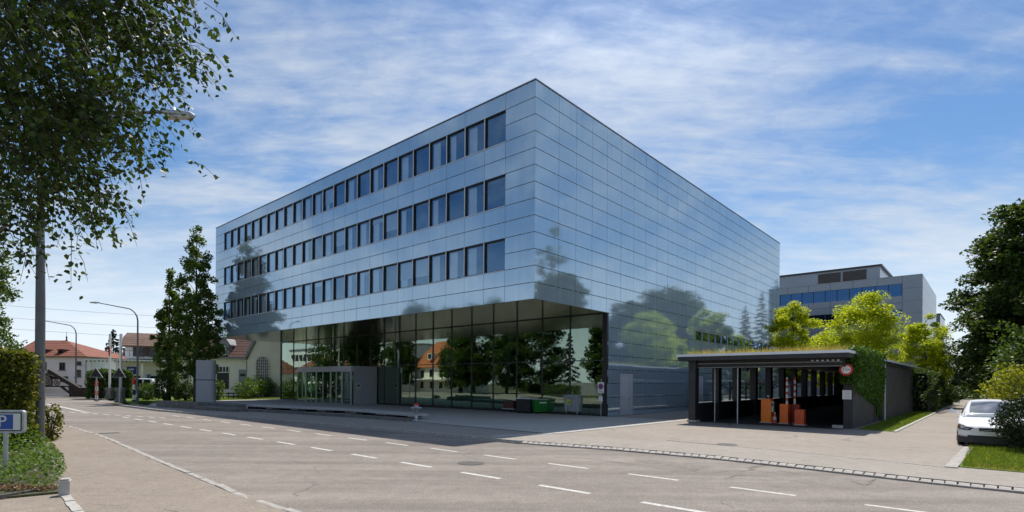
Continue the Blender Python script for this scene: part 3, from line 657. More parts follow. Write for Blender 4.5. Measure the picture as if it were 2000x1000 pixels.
def window(parent, x, z, w, h, y=0.0, cross=True, sill=True, fm_=None, yn=-1):
    """window on a wall whose outside faces local -y."""
    fm_ = fm_ or M_white
    q = MB(); t = .09; d0, d1 = (y - .05, y + .12)
    q.box(x - w/2, x + w/2, d0, d1, z, z + t); q.box(x - w/2, x + w/2, d0, d1, z + h - t, z + h); q.box(x - w/2, x - w/2 + t, d0, d1, z + t, z + h - t); q.box(x + w/2 - t, x + w/2, d0, d1, z + t, z + h - t)
    if cross: q.box(x - .035, x + .035, d0 + .01, d1, z + t, z + h - t); q.box(x - w/2 + t, x - .036, d0 + .01, d1, z + h * .62, z + h * .62 + .06); q.box(x + .036, x + w/2 - t, d0 + .01, d1, z + h * .62, z + h * .62 + .06)
    o = part('window', q, fm_, parent)
    q = MB(); q.box(x - w/2 + t, x + w/2 - t, y - .012, y + .02, z + t, z + h - t); part('pane', q, M_pane, o)
    if sill: q = MB(); q.box(x - w/2 - .12, x + w/2 + .12, y - .16, y - .003, z - .12, z - .002); part('sill', q, M_stone, o)
    return o
def tilecourses(parent, A, B, C, D, n, m, name='tile_course'):
    """rows of tiles as overlapping strips on the slope A-B (eave) to D-C (ridge)."""
    A, B, C, D = map(Vector, (A, B, C, D)); nr = (B - A).cross(D - A).normalized()
    if nr.z < 0: nr = -nr
    for i in range(n):
        t0, t1 = i / n, (i + 1.12) / n; t1 = min(t1, 1)
        p, q_, r_, s_ = A.lerp(D, t0), B.lerp(C, t0), B.lerp(C, t1), A.lerp(D, t1); q = MB(); hi, lo = nr * .055, nr * .012
        q.add([p + lo, q_ + lo, q_ + hi, p + hi, r_ + lo * 2, s_ + lo * 2], [(0, 1, 2, 3), (3, 2, 4, 5), (0, 3, 5), (1, 4, 2)]); part(name, q, m, parent)

# ---- white house with the red hipped roof
D1 = 78.0; c = at(101, 763, D1); hx0, hx1 = at(30, 700, D1).x, at(168, 700, D1).x; hw = (hx1 - hx0) / 2; cx = (hx0 + hx1) / 2
white_house = thing('white_house', 'white two storey house with hipped red tile roof and small roof spire at the left', 'house', (cx, D1, 0), 0)
EZ, RZ = at(100, 699, D1).z, at(100, 668, D1).z + .55
b = MB(); b.box(-hw, hw, 0, 9, -.2, EZ); part('wall', b, M_wallw, white_house)
b = MB(); b.box(-hw - .35, hw + .35, -.35, 9.35, EZ, EZ + .22); part('cornice', b, mat('sandy cornice', (0.42, 0.36, 0.27), 0.85), white_house)
rx0, rx1 = at(70, 668, D1 + 4.5).x - cx, at(130, 668, D1 + 4.5).x - cx; e = .55
roof = part('roof', MB().add([(-hw - e, -e, EZ + .22), (hw + e, -e, EZ + .22), (hw + e, 9 + e, EZ + .22), (-hw - e, 9 + e, EZ + .22), (rx0, 4.5, RZ), (rx1, 4.5, RZ)], [(0, 1, 5, 4), (1, 2, 5), (2, 3, 4, 5), (3, 0, 4), (3, 2, 1, 0)]), M_tile_r, white_house)
tilecourses(roof, (-hw - e, -e, EZ + .22), (hw + e, -e, EZ + .22), (rx1, 4.5, RZ), (rx0, 4.5, RZ), 9, M_tile_r)
q = MB(); q.lathe([(.16, RZ - .1), (.07, RZ + .35), (.14, RZ + .5), (.03, RZ + .65), (.02, RZ + 1.3)], 8, (rx1, 4.5, 0)); part('spire', q, M_dark, roof)
for px in (83.5, 115.5):
    x = at(px, 688, D1).x - cx; z = at(px, 692, D1).z; q = MB(); q.box(x - .36, x + .36, .2, 2.2, z, z + .66); q.box(x - .45, x + .45, .1, 2.3, z + .66, z + .74); o = part('dormer', q, M_dark, roof)
    q = MB(); q.box(x - .28, x + .28, .16, .19, z + .08, z + .58); part('pane', q, M_pane, o)
def pxwin(parent, x0, y0, x1, y1, d, ox, **kw):
    a, c_ = at(x0, y1, d), at(x1, y0, d); return window(parent, (a.x + c_.x) / 2 - ox, a.z, c_.x - a.x, c_.z - a.z, **kw)
for q_ in [(80,707,91,723),(116,708,127.5,723),(50,707,61,723),(149,706,159,713),(148,722,158.5,736),(120,735,133,744),(50,735,62,750)]: pxwin(white_house, *q_, D1, cx, fm_=M_frame)
q = MB(); q.tube([(hw + .06, -.1, 0), (hw + .06, -.1, EZ)], .06, 6); part('downpipe', q, M_greym, white_house)
# ---- low white annexe
D2 = 86.0; x0, x1 = at(173, 700, D2).x, at(262, 700, D2).x; cx = (x0 + x1) / 2; ez = at(200, 707, D2).z
o = thing('annexe_building', 'low white flat building between the red roofed house and the gabled house', 'building', (cx, D2, 0))
b = MB(); b.box(x0 - cx, x1 - cx, 0, 8, -.2, ez); part('wall', b, M_wallw, o)
b = MB(); b.box(x0 - cx - .2, x1 - cx + .2, -.2, 8.2, ez, ez + .25); part('roof', b, M_tile_b, o)
b = MB(); b.add([(x0 - cx - .2, 1, ez + .25), (x0 - cx + 4, 1, ez + .25), (x0 - cx + 4, 7, ez + .25), (x0 - cx - .2, 7, ez + .25), (x0 - cx + .5, 4, ez + 1.7), (x0 - cx + 3.6, 4, ez + 1.6)], [(0,1,5,4),(1,2,5),(2,3,4,5),(3,0,4)]); part('roof', b, M_tile_p, o)
pxwin(o, 190, 718, 202, 729, D2, cx)
b = MB(); b.box(-.3, .3, 3, 3.6, ez + 1.2, ez + 2.4); part('chimney', b, M_tile_b, o)
# ---- gabled house with balcony and canopy (aligned with the big block)
D3 = 76.0; g0 = at(263, 765, D3)
gh = thing('gabled_house', 'old gabled house with dark shutters, brown roof and thin white canopy over its porch', 'house', (g0.x, D3, 0), R(24))
hz = lambda y: at(263, y, D3).z
GW = 4.4; GL = 15.0      # gable width (local -x), length (local +x)
b = MB(); b.box(-GW * .5, GL, 0, 8, -.2, hz(703)); part('wall', b, M_walli, gh)
up0, up1, apex = hz(700), hz(676), hz(651)
sec = [(0.2, up0), (7.8, up0), (7.8, up1), (6.2, up1 + 1.0), (4.0, apex), (1.8, up1 + 1.0), (0.2, up1)]
q = MB(); n = len(sec); q.add([(-1.2, y, z) for y, z in sec] + [(GL - 1, y, z) for y, z in sec], [tuple(range(n)), tuple(range(2 * n - 1, n - 1, -1))] + [(i, i + n, (i + 1) % n + n, (i + 1) % n) for i in range(n)]); part('wall', q, M_wallw, gh)
q = MB(); rs = [(-.2, up1 - .15), (1.6, up1 + 1.1), (4.0, apex + .15), (6.4, up1 + 1.1), (8.2, up1 - .15)]
for (y0, z0), (y1, z1) in zip(rs[:-1], rs[1:]): q.add([(-1.7, y0, z0), (GL - .5, y0, z0), (GL - .5, y1, z1), (-1.7, y1, z1), (-1.7, y0, z0 + .18), (GL - .5, y0, z0 + .18), (GL - .5, y1, z1 + .18), (-1.7, y1, z1 + .18)], [(0,1,2,3),(4,5,6,7),(0,1,5,4),(2,3,7,6),(1,2,6,5),(0,3,7,4)])
rf = part('roof', q, M_tile_p, gh)
tilecourses(rf, (-1.7, -.2, up1 + .03), (GL - .5, -.2, up1 + .03), (GL - .5, 1.6, up1 + 1.28), (-1.7, 1.6, up1 + 1.28), 4, M_tile_p); tilecourses(rf, (-1.7, 1.6, up1 + 1.28), (GL - .5, 1.6, up1 + 1.28), (GL - .5, 4, apex + .33), (-1.7, 4, apex + .33), 5, M_tile_p)
for i, x in enumerate((.6, 2.2, 3.8, 5.4)):
    w = window(gh, x, up0 + .3, .8, 1.4, y=.2, fm_=M_shut)
    for xs_ in (x - .85, x + .42): q = MB(); q.box(xs_, xs_ + .43, .08, .15, up0 + .3, up0 + 1.7); part('shutter', q, M_shut, w)
q = MB()
for i in range(12): q.box(-1.0 + i * .55, -.95 + i * .55, -1.1, -1.05, up0 + .2, up0 + 1.0)
q.box(-1.0, 5.2, -1.12, -1.03, up0 + 1.0, up0 + 1.06); part('balcony_rail', q, M_dark, gh)
q = MB(); q.box(-5.2, 6.5, -2.2, .1, hz(706), hz(703.2)); part('canopy', q, M_white, gh)
q = MB()
for i in range(26): q.box(-5.0 + i * .44, -4.9 + i * .44, -2.1, -2.0, hz(709), hz(706))
part('canopy_fringe', q, M_shut, gh)
for x in (-4.6, -1.6, 1.2, 3.6, 6.2): q = MB(); q.box(x - .13, x + .13, -1.9, -1.64, 0, hz(706)); part('porch_column', q, M_walli, gh)
for x in (.1, 2.4, 4.8, 8.2, 11): window(gh, x, .5, 1.1, 2.2, sill=False, fm_=M_shut)
q = MB(); q.box(1.5, 1.95, -.5, -.42, .4, 2.9); part('door', q, mat('blue door', (0.03, 0.16, 0.38), .5), gh)
# round attic window in the gable wall
q = MB(); 
for k in range(12):
    a, c_ = 2 * math.pi * k / 12, 2 * math.pi * (k + 1) / 12; q.add([(-1.24, 4 + .36 * math.cos(a), apex - 1.35 + .46 * math.sin(a)), (-1.24, 4 + .36 * math.cos(c_), apex - 1.35 + .46 * math.sin(c_)), (-1.24, 4, apex - 1.35)], [(0, 1, 2)])
part('attic_window', q, M_black, gh)
for y in (2.2, 5.8): q = MB(); q.box(-1.26, -1.2, y - .38, y + .38, up0 + .35, up0 + 1.75); part('window', q, M_frame, gh)
# ---- ivory workshop building with dormer and arched window
D4 = 73.0; o0 = at(487, 770, D4); hz = lambda y: at(487, y, D4).z
ws = thing('workshop_building', 'old ivory workshop with brown tiled roof, arched dormer and tall arched grid window', 'building', (o0.x, D4, 0), R(2))
pxx = lambda px: at(px, 700, D4).x - o0.x
e0, rz = hz(700), hz(652) + 1.0; xl = pxx(372)
b = MB(); b.box(xl, .6, 0, 9, -.2, e0); part('wall', b, M_walli, ws)
b = MB(); b.box(xl - .2, .3, -.45, -.02, e0 - .12, e0 + .12); part('gutter', b, M_stone, ws)
rf = part('roof', MB().add([(xl - .2, -.4, e0 + .12), (1.5, -.4, e0 + .12), (1.5, 4.2, rz), (xl - .2, 4.2, rz), (1.5, 9.4, e0 + .12), (xl - .2, 9.4, e0 + .12)], [(0, 1, 2, 3), (3, 2, 4, 5), (0, 3, 5), (1, 4, 2), (0, 5, 4, 1)]), M_tile_b, ws)
tilecourses(rf, (xl - .2, -.4, e0 + .14), (1.5, -.4, e0 + .14), (1.5, 4.2, rz + .02), (xl - .2, 4.2, rz + .02), 11, M_tile_b)
# dormer
dx0, dx1, dz0, dz1 = pxx(421.5), pxx(454), hz(696), hz(674); dm = (pxx(422) + pxx(450)) / 2; dw = (pxx(449) - pxx(423)) / 2
sec = [(-dw, dz0), (dw, dz0), (dw, dz1)] + [(dw * math.cos(a), dz1 + .75 * math.sin(a)) for a in (R(40), R(65), R(90), R(115), R(140))] + [(-dw, dz1)]
q = MB(); n = len(sec); q.add([(dm + x, -.15, z) for x, z in sec] + [(dm + x, 3.2, z) for x, z in sec], [tuple(range(n)), tuple(range(2 * n - 1, n - 1, -1))] + [(i, i + n, (i + 1) % n + n, (i + 1) % n) for i in range(n)])
dor = part('dormer', q, M_stone, rf)
sec2 = [(dw + .25, dz1 - .1), (dw * .8, dz1 + .55), (0, dz1 + .95), (-dw * .8, dz1 + .55), (-dw - .25, dz1 - .1)]
q = MB()
for (xa, za), (xb, zb_) in zip(sec2[:-1], sec2[1:]): q.add([(dm + xa, -.4, za), (dm + xb, -.4, zb_), (dm + xb, 3, zb_), (dm + xa, 3, za), (dm + xa, -.4, za + .14), (dm + xb, -.4, zb_ + .14), (dm + xb, 3, zb_ + .14), (dm + xa, 3, za + .14)], [(0,1,2,3),(4,5,6,7),(0,1,5,4),(2,3,7,6),(0,3,7,4),(1,2,6,5)])
part('dormer_roof', q, M_stone, rf)
def archwin(parent, x, z, w, h, y, nx, nz, m=M_white):
    n = 12; r = w / 2; arc = [(x + r * math.cos(math.pi * k / n), z + h - r + r * math.sin(math.pi * k / n)) for k in range(n + 1)]
    poly = [(x - r, z), (x + r, z)] + arc; q = MB(); q.add([(a, y - .01, c_) for a, c_ in poly], [tuple(range(len(poly)))]); o = part('window', q, M_pane, parent)
    q = MB(); pts = [(x + r, z)] + arc + [(x - r, z)]
    for (a, c_), (e_, f_) in zip(pts, pts[1:] + pts[:1]): q.beam((a, y - .05, c_), (e_, y - .05, f_), .12, .12, (0, 1, 0))
    for i in range(1, nx):
        xx = x - r + w * i / nx; top = z + h - r + math.sqrt(max(0, r * r - (xx - x) ** 2)); q.box(xx - .025, xx + .025, y - .055, y - .015, z, top)
    for j in range(1, nz):
        zz = z + h * j / nz; hw_ = r if zz < z + h - r else math.sqrt(max(0, r * r - (zz - z - h + r) ** 2)); q.box(x - hw_, x + hw_, y - .06, y - .02, zz - .025, zz + .025)
    part('frame', q, m, o); return o
archwin(dor, dm, dz0 + .15, .98, 1.3, -.17, 2, 2)
a, c_ = pxx(425), pxx(448); q = MB(); q.box(a, c_, -.06, .02, hz(760), hz(717)); w = part('doorway', q, M_black, ws)
q = MB(); 
for i in range(5): xx = a + (c_ - a) * i / 4; q.box(xx - .05, xx + .05, -.1, -.061, hz(727), hz(717))
q.box(a, c_, -.11, -.061, hz(728.5), hz(726.8)); part('transom_window', q, M_white, w)
a, c_ = pxx(467), pxx(483); q = MB(); q.box(a, c_, -.06, .02, hz(752), hz(722)); w = part('door', q, M_stone, ws)
q = MB(); q.box(a + .2, c_ - .2, -.075, -.061, hz(735), hz(730)); part('pane', q, M_black, w)
# front wing
WY = -2.0; wx0, wx1 = pxx(496), pxx(575); wz = hz(664)
sec = [(wx0, 0), (wx1, 0), (wx1, wz), (pxx(512), wz), (wx0, hz(703))]
q = MB(); n = 5; q.add([(x, WY, z) for x, z in sec] + [(x, 6, z) for x, z in sec], [tuple(range(n)), tuple(range(2 * n - 1, n - 1, -1))] + [(i, i + n, (i + 1) % n + n, (i + 1) % n) for i in range(n)]); part('wall', q, M_walli, ws)
q = MB(); q.beam((pxx(512), WY + 1, wz + .1), (wx0 - .25, WY + 1, hz(703)), 2.6, .3, (1, 0, 1)); q.box(wx0 - .28, wx0 - .02, WY + .3, WY + 2.2, 0, hz(703) - .2); q.box(pxx(511), wx1, WY - .3, WY + .3, wz, wz + .3); part('gable_coping', q, mat('grey coping', (0.27, 0.28, 0.33), .6), ws)
archwin(ws, pxx(525), hz(747), pxx(537) - pxx(512.5), hz(697) - hz(747), WY, 6, 9)
q = MB(); q.box(wx0 - .05, wx1, WY - .06, WY - .005, 0, hz(753)); part('wall_base', q, M_stone, ws)
# low timber fence / bench in front
q = MB()
for i in range(9): q.box(i * .55, i * .55 + .1, 0, .1, 0, .75)
q.box(-.1, 5.0, -.04, 0, .55, .7); q.box(-.1, 5.0, -.04, 0, .2, .35)
solo('timber_fence', q, M_shut, 'low dark timber rail fence on the lawn before the ivory workshop', 'fence', at(426, 769, 64).xy.to_3d(), R(8))

# ---- second office block at the right
c2 = Vector((60.2, 80.0, 0)); ob = thing('rear_office_building', 'grey office block with dark blue windows and rooftop plant room behind the green trees', 'office building', c2, ROTB)
BH, BL_, BR_ = 18.45, 34.0, 27.0
M_pan2 = mat('pale grey cladding', (0.22, 0.26, 0.31), 0.22, 0.1, var=0.08, scale=0.3, ior=1.7)
q = MB(); q.box(.35, BR_, .3, BL_, -.2, BH - .05); part('wall', q, M_dark, ob)
bands = [(BH, 17.35), (15.55, 13.5), (11.65, 9.6), (7.75, 5.7), (3.85, 0)]
for z1, z0 in bands:
    zz = [z1, z0] if z1 - z0 < 1.3 else [z1, (z1 + z0) / 2, z0]
    for a_, b_ in zip(zz[:-1], zz[1:]):
        for i in range(10):
            u0 = 2.4 + i * 3.16; q = MB(); q.box(0, .3, u0 + .02, u0 + 3.14, b_ + .02, a_ - .02); part('panel', q, M_pan2, ob)
for i in range(10):
    z1 = BH - i * 1.85
    q = MB(); q.box(0, .3, .02, 2.38, z1 - 1.83, z1); part('panel', q, M_pan2, ob)
    for j in range(8): q = MB(); q.box(.32 + j * 3.3, .32 + j * 3.3 + 3.28, -.02, .28, z1 - 1.83, z1); part('panel', q, M_pan2, ob)
M_bluew = glassmat('blue office glass', (0.03, 0.08, 0.25), 0.22, 0.5, rcol=(0.16, 0.40, 0.85))
for zt2 in (17.35, 11.65 + 1.9, 7.75 + 1.85 + .0):
    for i in range(14):
        u0 = 2.4 + i * 1.7 ; q = MB(); q.box(.10, .3, u0, u0 + .10, zt2 - 1.8, zt2); w = part('window', q, M_dark, ob)
        q = MB(); q.box(.16, .18, u0 + .10, u0 + 1.7, zt2 - 1.8, zt2); part('pane', q, M_bluew, w)
q = MB(); q.box(.0, BR_, .0, BL_, BH + .0, BH + .12); part('roof', q, M_greym, ob)
q = MB(); q.box(3.0, 20, 5.6, BL_, BH + .12, BH + 2.5); pr = part('plant_room', q, M_pan2, ob)
q = MB(); q.box(2.7, 20.3, 5.3, BL_, BH + 2.5, BH + 2.75); part('plant_room_roof', q, M_dark, pr)
for u in (7.4, 11.0):
    q = MB()
    for i in range(9): q.box(2.9, 3.0, u, u + 3.3, BH + .45 + i * .2, BH + .6 + i * .2)
    part('louvre', q, M_shut, pr)
q = MB(); p = at(1841, 640, 112); zt3 = at(1841, 614, 112).z
q.box(0, 14, 0, 3.0, 0, zt3); o = thing('far_office_building', 'narrow grey slab of a distant office block right of the rear office', 'office building', (p.x - .5, 112, 0), ROTB)
part('wall', q, M_pan2, o); q = MB(); q.box(-.1, 14.1, -.1, 3.1, zt3, zt3 + .2); part('roof', q, M_dark, o)

# ================================================================== GARAGE RAMP SHELTER
gr = thing('garage_shelter', 'black open fronted garage ramp shelter with planted flat roof', 'shelter', A0, ROTB)
EU0, EU1, EV = -5.3, -13.45, 6.15
SZ, RZ_ = 3.40, 3.74
q = MB(); q.box(EV, 43, EU1, EU0, SZ, RZ_ - .13); part('roof', q, M_blackp, gr)
q = MB(); q.box(EV - .05, 43.05, EU1 - .05, EU0 + .05, RZ_ - .13, RZ_); part('roof_edge', q, mat('zinc roof edge', (0.74, 0.76, 0.80), 0.5, 0.15, var=0.05), gr)
q = MB(); q.box(EV + .9, 7.4, EU1 + .3, EU0 - .3, 3.0, SZ - .003); part('lintel', q, M_black, gr)
q = MB(); q.box(EV + .86, EV + .895, EU1 + .4, EU0 - .6, 3.22, 3.25); q.box(EV + .86, EV + .895, EU1 + .4, EU0 - .6, 3.02, 3.045); part('guide_rail', q, M_greym, gr)
q = MB()
for i in range(6): q.box(EV + .85, EV + .9, EU1 + .5 + i * .22, EU1 + .6 + i * .22, 3.28, 3.33)
part('lamp_strip', q, MATS['zinc roof edge'], gr)
PV = [7.0 + 3.43 * i for i in range(11)]
for v in PV:
    q = MB(); q.box(v - .24, v + .24, -6.05, -5.65, 0.0, SZ - .002); o = part('post', q, M_blackp, gr)
q = MB(); q.box(PV[0] - .3, PV[0] + .3, -6.1, -5.6, .008, .12); part('post_foot', q, M_conc, gr)
q = MB(); q.box(7.24, 43, -5.95, -5.75, .0, 1.02); part('parapet', q, M_blackp, gr)
q = MB(); q.box(7.24, 43, -5.98, -5.72, 1.02, 1.07); part('parapet_cap', q, M_alu, gr)
q = MB(); q.box(8.0, 16.2, -13.35, -12.95, 0, SZ - .002); q.box(16.2, 43, -13.5, -13.1, 0, SZ - .002); q.box(42.6, 43, -13.1, -5.95, 0, SZ - .002); part('side_wall', q, mat('dark grey render', (0.045, 0.044, 0.046), .8, var=.3, scale=1.2, bump=.2), gr)
q = MB(); q.box(16.1, 31.2, -13.6, -13.15, SZ - .06, SZ + .10); part('wall_coping', q, M_dark, gr)
q = MB(); q.tube([(16.2, -13.62, 0), (16.2, -13.62, 3.35)], .05, 8); part('downpipe', q, M_galv, gr)
q = MB(); q.box(7.3, 42.6, -13.0, -5.9, -.05, .012); part('ramp_floor', q, mat('dark ramp', (0.03, .03, .03), .8), gr)
q = MB(); q.tube([(7.22, -8.2 + .02, 0.01), (7.22, -8.18, 3.0)], .035, 6); q.tube([(7.9, -6.7, .01), (7.9, -6.7, 3.3)], .035, 6); part('guide_pole', q, M_galv, gr)
q = MB(); q.tube([(7.8, -8.4, 3.2), (7.8, -8.4, 3.0), (7.5, -8.5, 2.95)], .04, 6); part('camera_arm', q, M_black, gr); q = MB(); q.box(7.2, 7.6, -8.65, -8.4, 2.85, 3.02); part('camera_housing', q, M_black, gr); q = MB(); q.box(7.7, 8.0, -7.0, -6.8, 2.95, 3.1); part('wall_lamp', q, M_black, gr)
q = MB(); q.box(7.85, 8.0, -12.95, -12.5, 0.0, .16); part('step_block', q, M_conc, gr)
# height limit sign, notice
def disc(mb, r, x0, x1, n=28):
    mb.add([(x, r * math.cos(2 * math.pi * k / n), r * math.sin(2 * math.pi * k / n)) for x in (x0, x1) for k in range(n)], [tuple(range(n))[::-1], tuple(range(n, 2 * n))] + [(k, (k + 1) % n, (k + 1) % n + n, k + n) for k in range(n)])
su, sz = onL(1655, 722, 7.7)
s_ = thing('height_limit_sign', 'round red bordered height limit sign half grown over by ivy on the shelter wall', 'road sign', W(su, 7.42, sz), ROTB)
q = MB(); disc(q, .285, -.012, .012); part('border', q, M_red, s_); q = MB(); disc(q, .195, -.018, -.012); part('face', q, M_white, s_)
link('lettering', text_mesh('2.1m', .16, M_black), s_, (-.0195, 0, 0), (R(90), 0, R(-90)))
q = MB()
for a_ in (-1, 1): q.add([(-.017, .04 * a_, .24 * a_ * -1 * -1), (-.017, -.04 * a_, .24 * a_), (-.017, 0, .12 * a_)], [(0, 1, 2)])
part('arrow', q, M_black, s_)
nu, nz_ = onL(1654, 771, 7.95)
q = MB(); q.box(-.02, 0, -.19, .19, -.22, .22); s_ = solo('notice_board', q, M_white, 'small white notice plate on the grey wall below the ivy', 'notice', W(nu, 7.98, nz_), ROTB)
q = MB()
for i in range(5): q.box(-.024, -.0205, -.14, .14 - (i % 3) * .05, .13 - i * .07, .15 - i * .07)
part('text_lines', q, M_greym, s_)
# planted roof
rng = np.random.default_rng(21)
def blades(name, pts, hmin, hmax, w, m, lean=.25, rng=rng):
    n = len(pts); h = rng.uniform(hmin, hmax, n); a = rng.uniform(0, 2 * math.pi, n); l = rng.normal(size=(n, 2)) * lean * h[:, None]
    dx = np.stack([np.cos(a), np.sin(a), np.zeros(n)], 1) * (w * rng.uniform(.6, 1.4, n))[:, None]
    tip = pts + np.stack([l[:, 0], l[:, 1], h], 1); V = np.stack([pts - dx, pts + dx, tip], 1)
    me = bpy.data.meshes.new(name); me.vertices.add(n * 3); me.vertices.foreach_set('co', V.reshape(-1).astype(np.float32)); me.loops.add(n * 3); me.loops.foreach_set('vertex_index', np.arange(n * 3, dtype=np.int32))
    me.polygons.add(n); me.polygons.foreach_set('loop_start', np.arange(0, n * 3, 3, dtype=np.int32)); me.update(calc_edges=True); me.validate(); me.materials.append(m); return me
M_gr = leafmat('grass blade', (0.09, 0.15, 0.012), (0.19, 0.25, 0.03), .4)
M_grdry = leafmat('dry roof grass', (0.20, 0.19, 0.05), (0.42, 0.34, 0.12), .4)
def uvpts(n, u0, u1, v0, v1, z):
    u, v = rng.uniform(u0, u1, n), rng.uniform(v0, v1, n)
    return np.stack([A0.x + DL.x * u + DR.x * v, A0.y + DL.y * u + DR.y * v, np.full(n, z)], 1)
pp = np.concatenate([uvpts(6000, -13.3, -5.6, 6.5, 24, RZ_), uvpts(1100, -13.3, -5.6, 6.4, 8, RZ_), uvpts(1500, -13.3, -10.5, 6.4, 12, RZ_)])
me = blades('roof_grass', pp, .05, .42, .010, M_grdry); o = link('roof_grass', me, kind='stuff'); tag(o, 'dry yellow green grass growing on the flat shelter roof', 'grass')
# ivy on the side wall
M_ivy = leafmat('ivy leaf', (0.035, 0.085, 0.010), (0.085, 0.17, 0.02), .4)
n = 9000; v = rng.uniform(7.6, 16.2, n); z = rng.uniform(.3, 3.95, n)
edge = np.interp(v, [7.6, 9.5, 12, 14.5, 15.4, 16.2], [2.0, 1.75, 1.3, 1.0, .2, .1]) + .12 * np.sin(v * 7); k = z > edge; v, z = v[k], z[k]
P = np.stack([v, -13.38 - rng.uniform(0, .32, len(v)) * np.clip((z - .2) / 2, .2, 1), z], 1)
n2 = 1500; P2 = np.stack([rng.uniform(7.55, 8.0, n2), rng.uniform(-13.5, -12.85, n2), rng.uniform(2.2, 3.9, n2) ], 1)
n3 = 2500; P3 = np.stack([rng.uniform(7.8, 16.4, n3), rng.uniform(-13.7, -12.6, n3), RZ_ + rng.uniform(-.1, .28, n3)], 1)
ivy = thing('ivy', 'thick green ivy hanging over the right wall of the black shelter', 'climbing plant', A0, ROTB)
link('foliage', leaf_mesh('foliage', np.concatenate([P, P2, P3]), .13, M_ivy, up=.2, aspect=.8, hang=.5, rng=rng), ivy)
q = MB()
for i in range(7): q.tube([(8.2 + i * 1.2, -13.38, 0.05 if i > 4 else 1.6), (8.5 + i * 1.15, -13.40, 2.4), (8.3 + i * 1.2, -13.39, 3.6)], .02, 5)
part('stem', q, M_bark, ivy)

# ---- barrier, ticket column, cones
def cab(name, label, u, v, w, d, h, m, rz=ROTB, group=None, cat='cabinet'):
    o = thing(name, label, cat, W(u, v), rz, group); q = MB(); q.box(-d/2, d/2, -w/2, w/2, .04, h); bevel(part('housing', q, m, o), .02)
    q = MB(); q.box(-d/2 - .05, d/2 + .05, -w/2 - .05, w/2 + .05, 0.0, .06); part('foot', q, M_conc, o); return o
pu = lambda px, py: UV(gp(px, py))
u, v = pu(1495, 826.5); u_, v_ = pu(1487, 826); wdt = abs(u_ - pu(1504, 827)[0])
tk = cab('ticket_machine', 'bright orange ticket column at the mouth of the black shelter, tallest of the orange boxes', u, v + .3, .52, .5, 1.33, M_orange)
q = MB(); q.box(-.15, .2, -.36, -.262, .62, 1.2); part('card_reader', q, M_galv, tk); q = MB(); q.box(-.16, -.151, -.34, -.28, .95, 1.1); part('screen', q, M_black, tk)
q = MB(); q.lathe([(.05, 1.33), (.05, 1.42), (.09, 1.44), (.09, 1.52), (.02, 1.56)], 10, (0, -.05, 0)); part('beacon', q, M_galv, tk)
u, v = pu(1530, 828.5)
bc = cab('barrier_cabinet', 'orange barrier cabinet with raised red and white arm, in the middle of the boxes', u, v + .3, .42, .5, 1.08, M_redorange if False else mat('worn orange lacquer', (0.92, .16, .01), .42))
q = MB(); q.box(-.1, -.06, -.16, -.06, 1.08, 2.5); part('barrier_arm', q, M_white, bc)
q = MB()
for i in range(4): q.box(-.104, -.056, -.164, -.056, 1.25 + i * .34, 1.40 + i * .34)
part('red_band', q, M_red, bc)
u, v = pu(1540, 829)
b2 = cab('barrier_cabinet', 'dark red barrier cabinet standing partly behind the middle orange one', u - .12, v + 1.0, .44, .5, 1.06, mat('dark red lacquer', (0.30, 0.02, 0.012), .45))
q = MB(); q.box(-.1, -.06, .0, .10, 1.06, 2.5); part('barrier_arm', q, M_white, b2)
q = MB()
for i in range(4): q.box(-.104, -.056, -.004, .104, 1.35 + i * .34, 1.50 + i * .34)
part('red_band', q, M_red, b2)
u, v = pu(1559.5, 831.5); cab('control_box', 'low red orange box, rightmost and shortest of the four boxes', u, v + .35, .46, .42, .84, M_redorange)
q = MB(); q.box(-.17, .17, -.17, .17, 0, .03); q.lathe([(.13, .029), (.10, .2)], 14); cn = thing('traffic_cone', 'small pale red and white traffic cone between the orange boxes', 'traffic cone', (*gp(1513, 826.5).xy, 0), ROTB)
part('base', q, mat('faded red rubber', (.55, .16, .12), .7), cn)
for r0_, z0_, r1_, z1_, m_ in ((.10, .2, .075, .36, M_white), (.075, .36, .055, .5, MATS['faded red rubber']), (.055, .5, .03, .62, M_white)): q = MB(); q.lathe([(r0_, z0_ + .001), (r1_, z1_)], 14); part('sleeve', q, m_, cn)
# ---- bike shelter between shelter and block
bs = thing('bike_shelter', 'long flat roofed bike shelter on thin dark posts behind the black garage shelter', 'bike shelter', A0, ROTB)
q = MB(); q.box(19, 43, -4.6, -1.8, 2.32, 2.42); part('roof', q, M_galv, bs)
q = MB(); q.box(18.9, 43, -4.66, -4.6, 2.22, 2.44); part('roof_edge', q, M_white, bs)
for i in range(7):
    v = 20 + i * 3.6; q = MB(); q.box(v - .05, v + .05, -3.3, -3.2, 0, 2.32); q.beam((v, -3.25, 1.7), (v, -4.4, 2.3), .06, .06, (1, 0, 0)); q.beam((v, -3.25, 1.7), (v, -2.0, 2.3), .06, .06, (1, 0, 0)); q.beam((v, -3.25, 1.7), (v + 1.2, -3.25, 2.3), .06, .06, (0, 1, 0)); part('post', q, M_dark, bs)

# ================================================================== FORECOURT FURNITURE
# containers
def caster(parent, x, y, m=M_galv):
    q = MB(); q.tube([(x - .03, y, .10), (x + .03, y, .10)], .09, 12); o = part('wheel', q, M_black, parent); q = MB(); q.box(x - .045, x - .033, y - .04, y + .04, .06, .24); q.box(x + .033, x + .045, y - .04, y + .04, .06, .24); part('fork', q, m, o)
cu, cv = pu(1127, 811.5)
sk = thing('metal_waste_container', 'grey galvanised waste container on castors with yellow sticker near the glass corner', 'waste container', W(cu + .62, cv + .15), ROTB + R(-3))
L0, L1, D0_, D1_ = -.62, .62, 0.0, 1.35
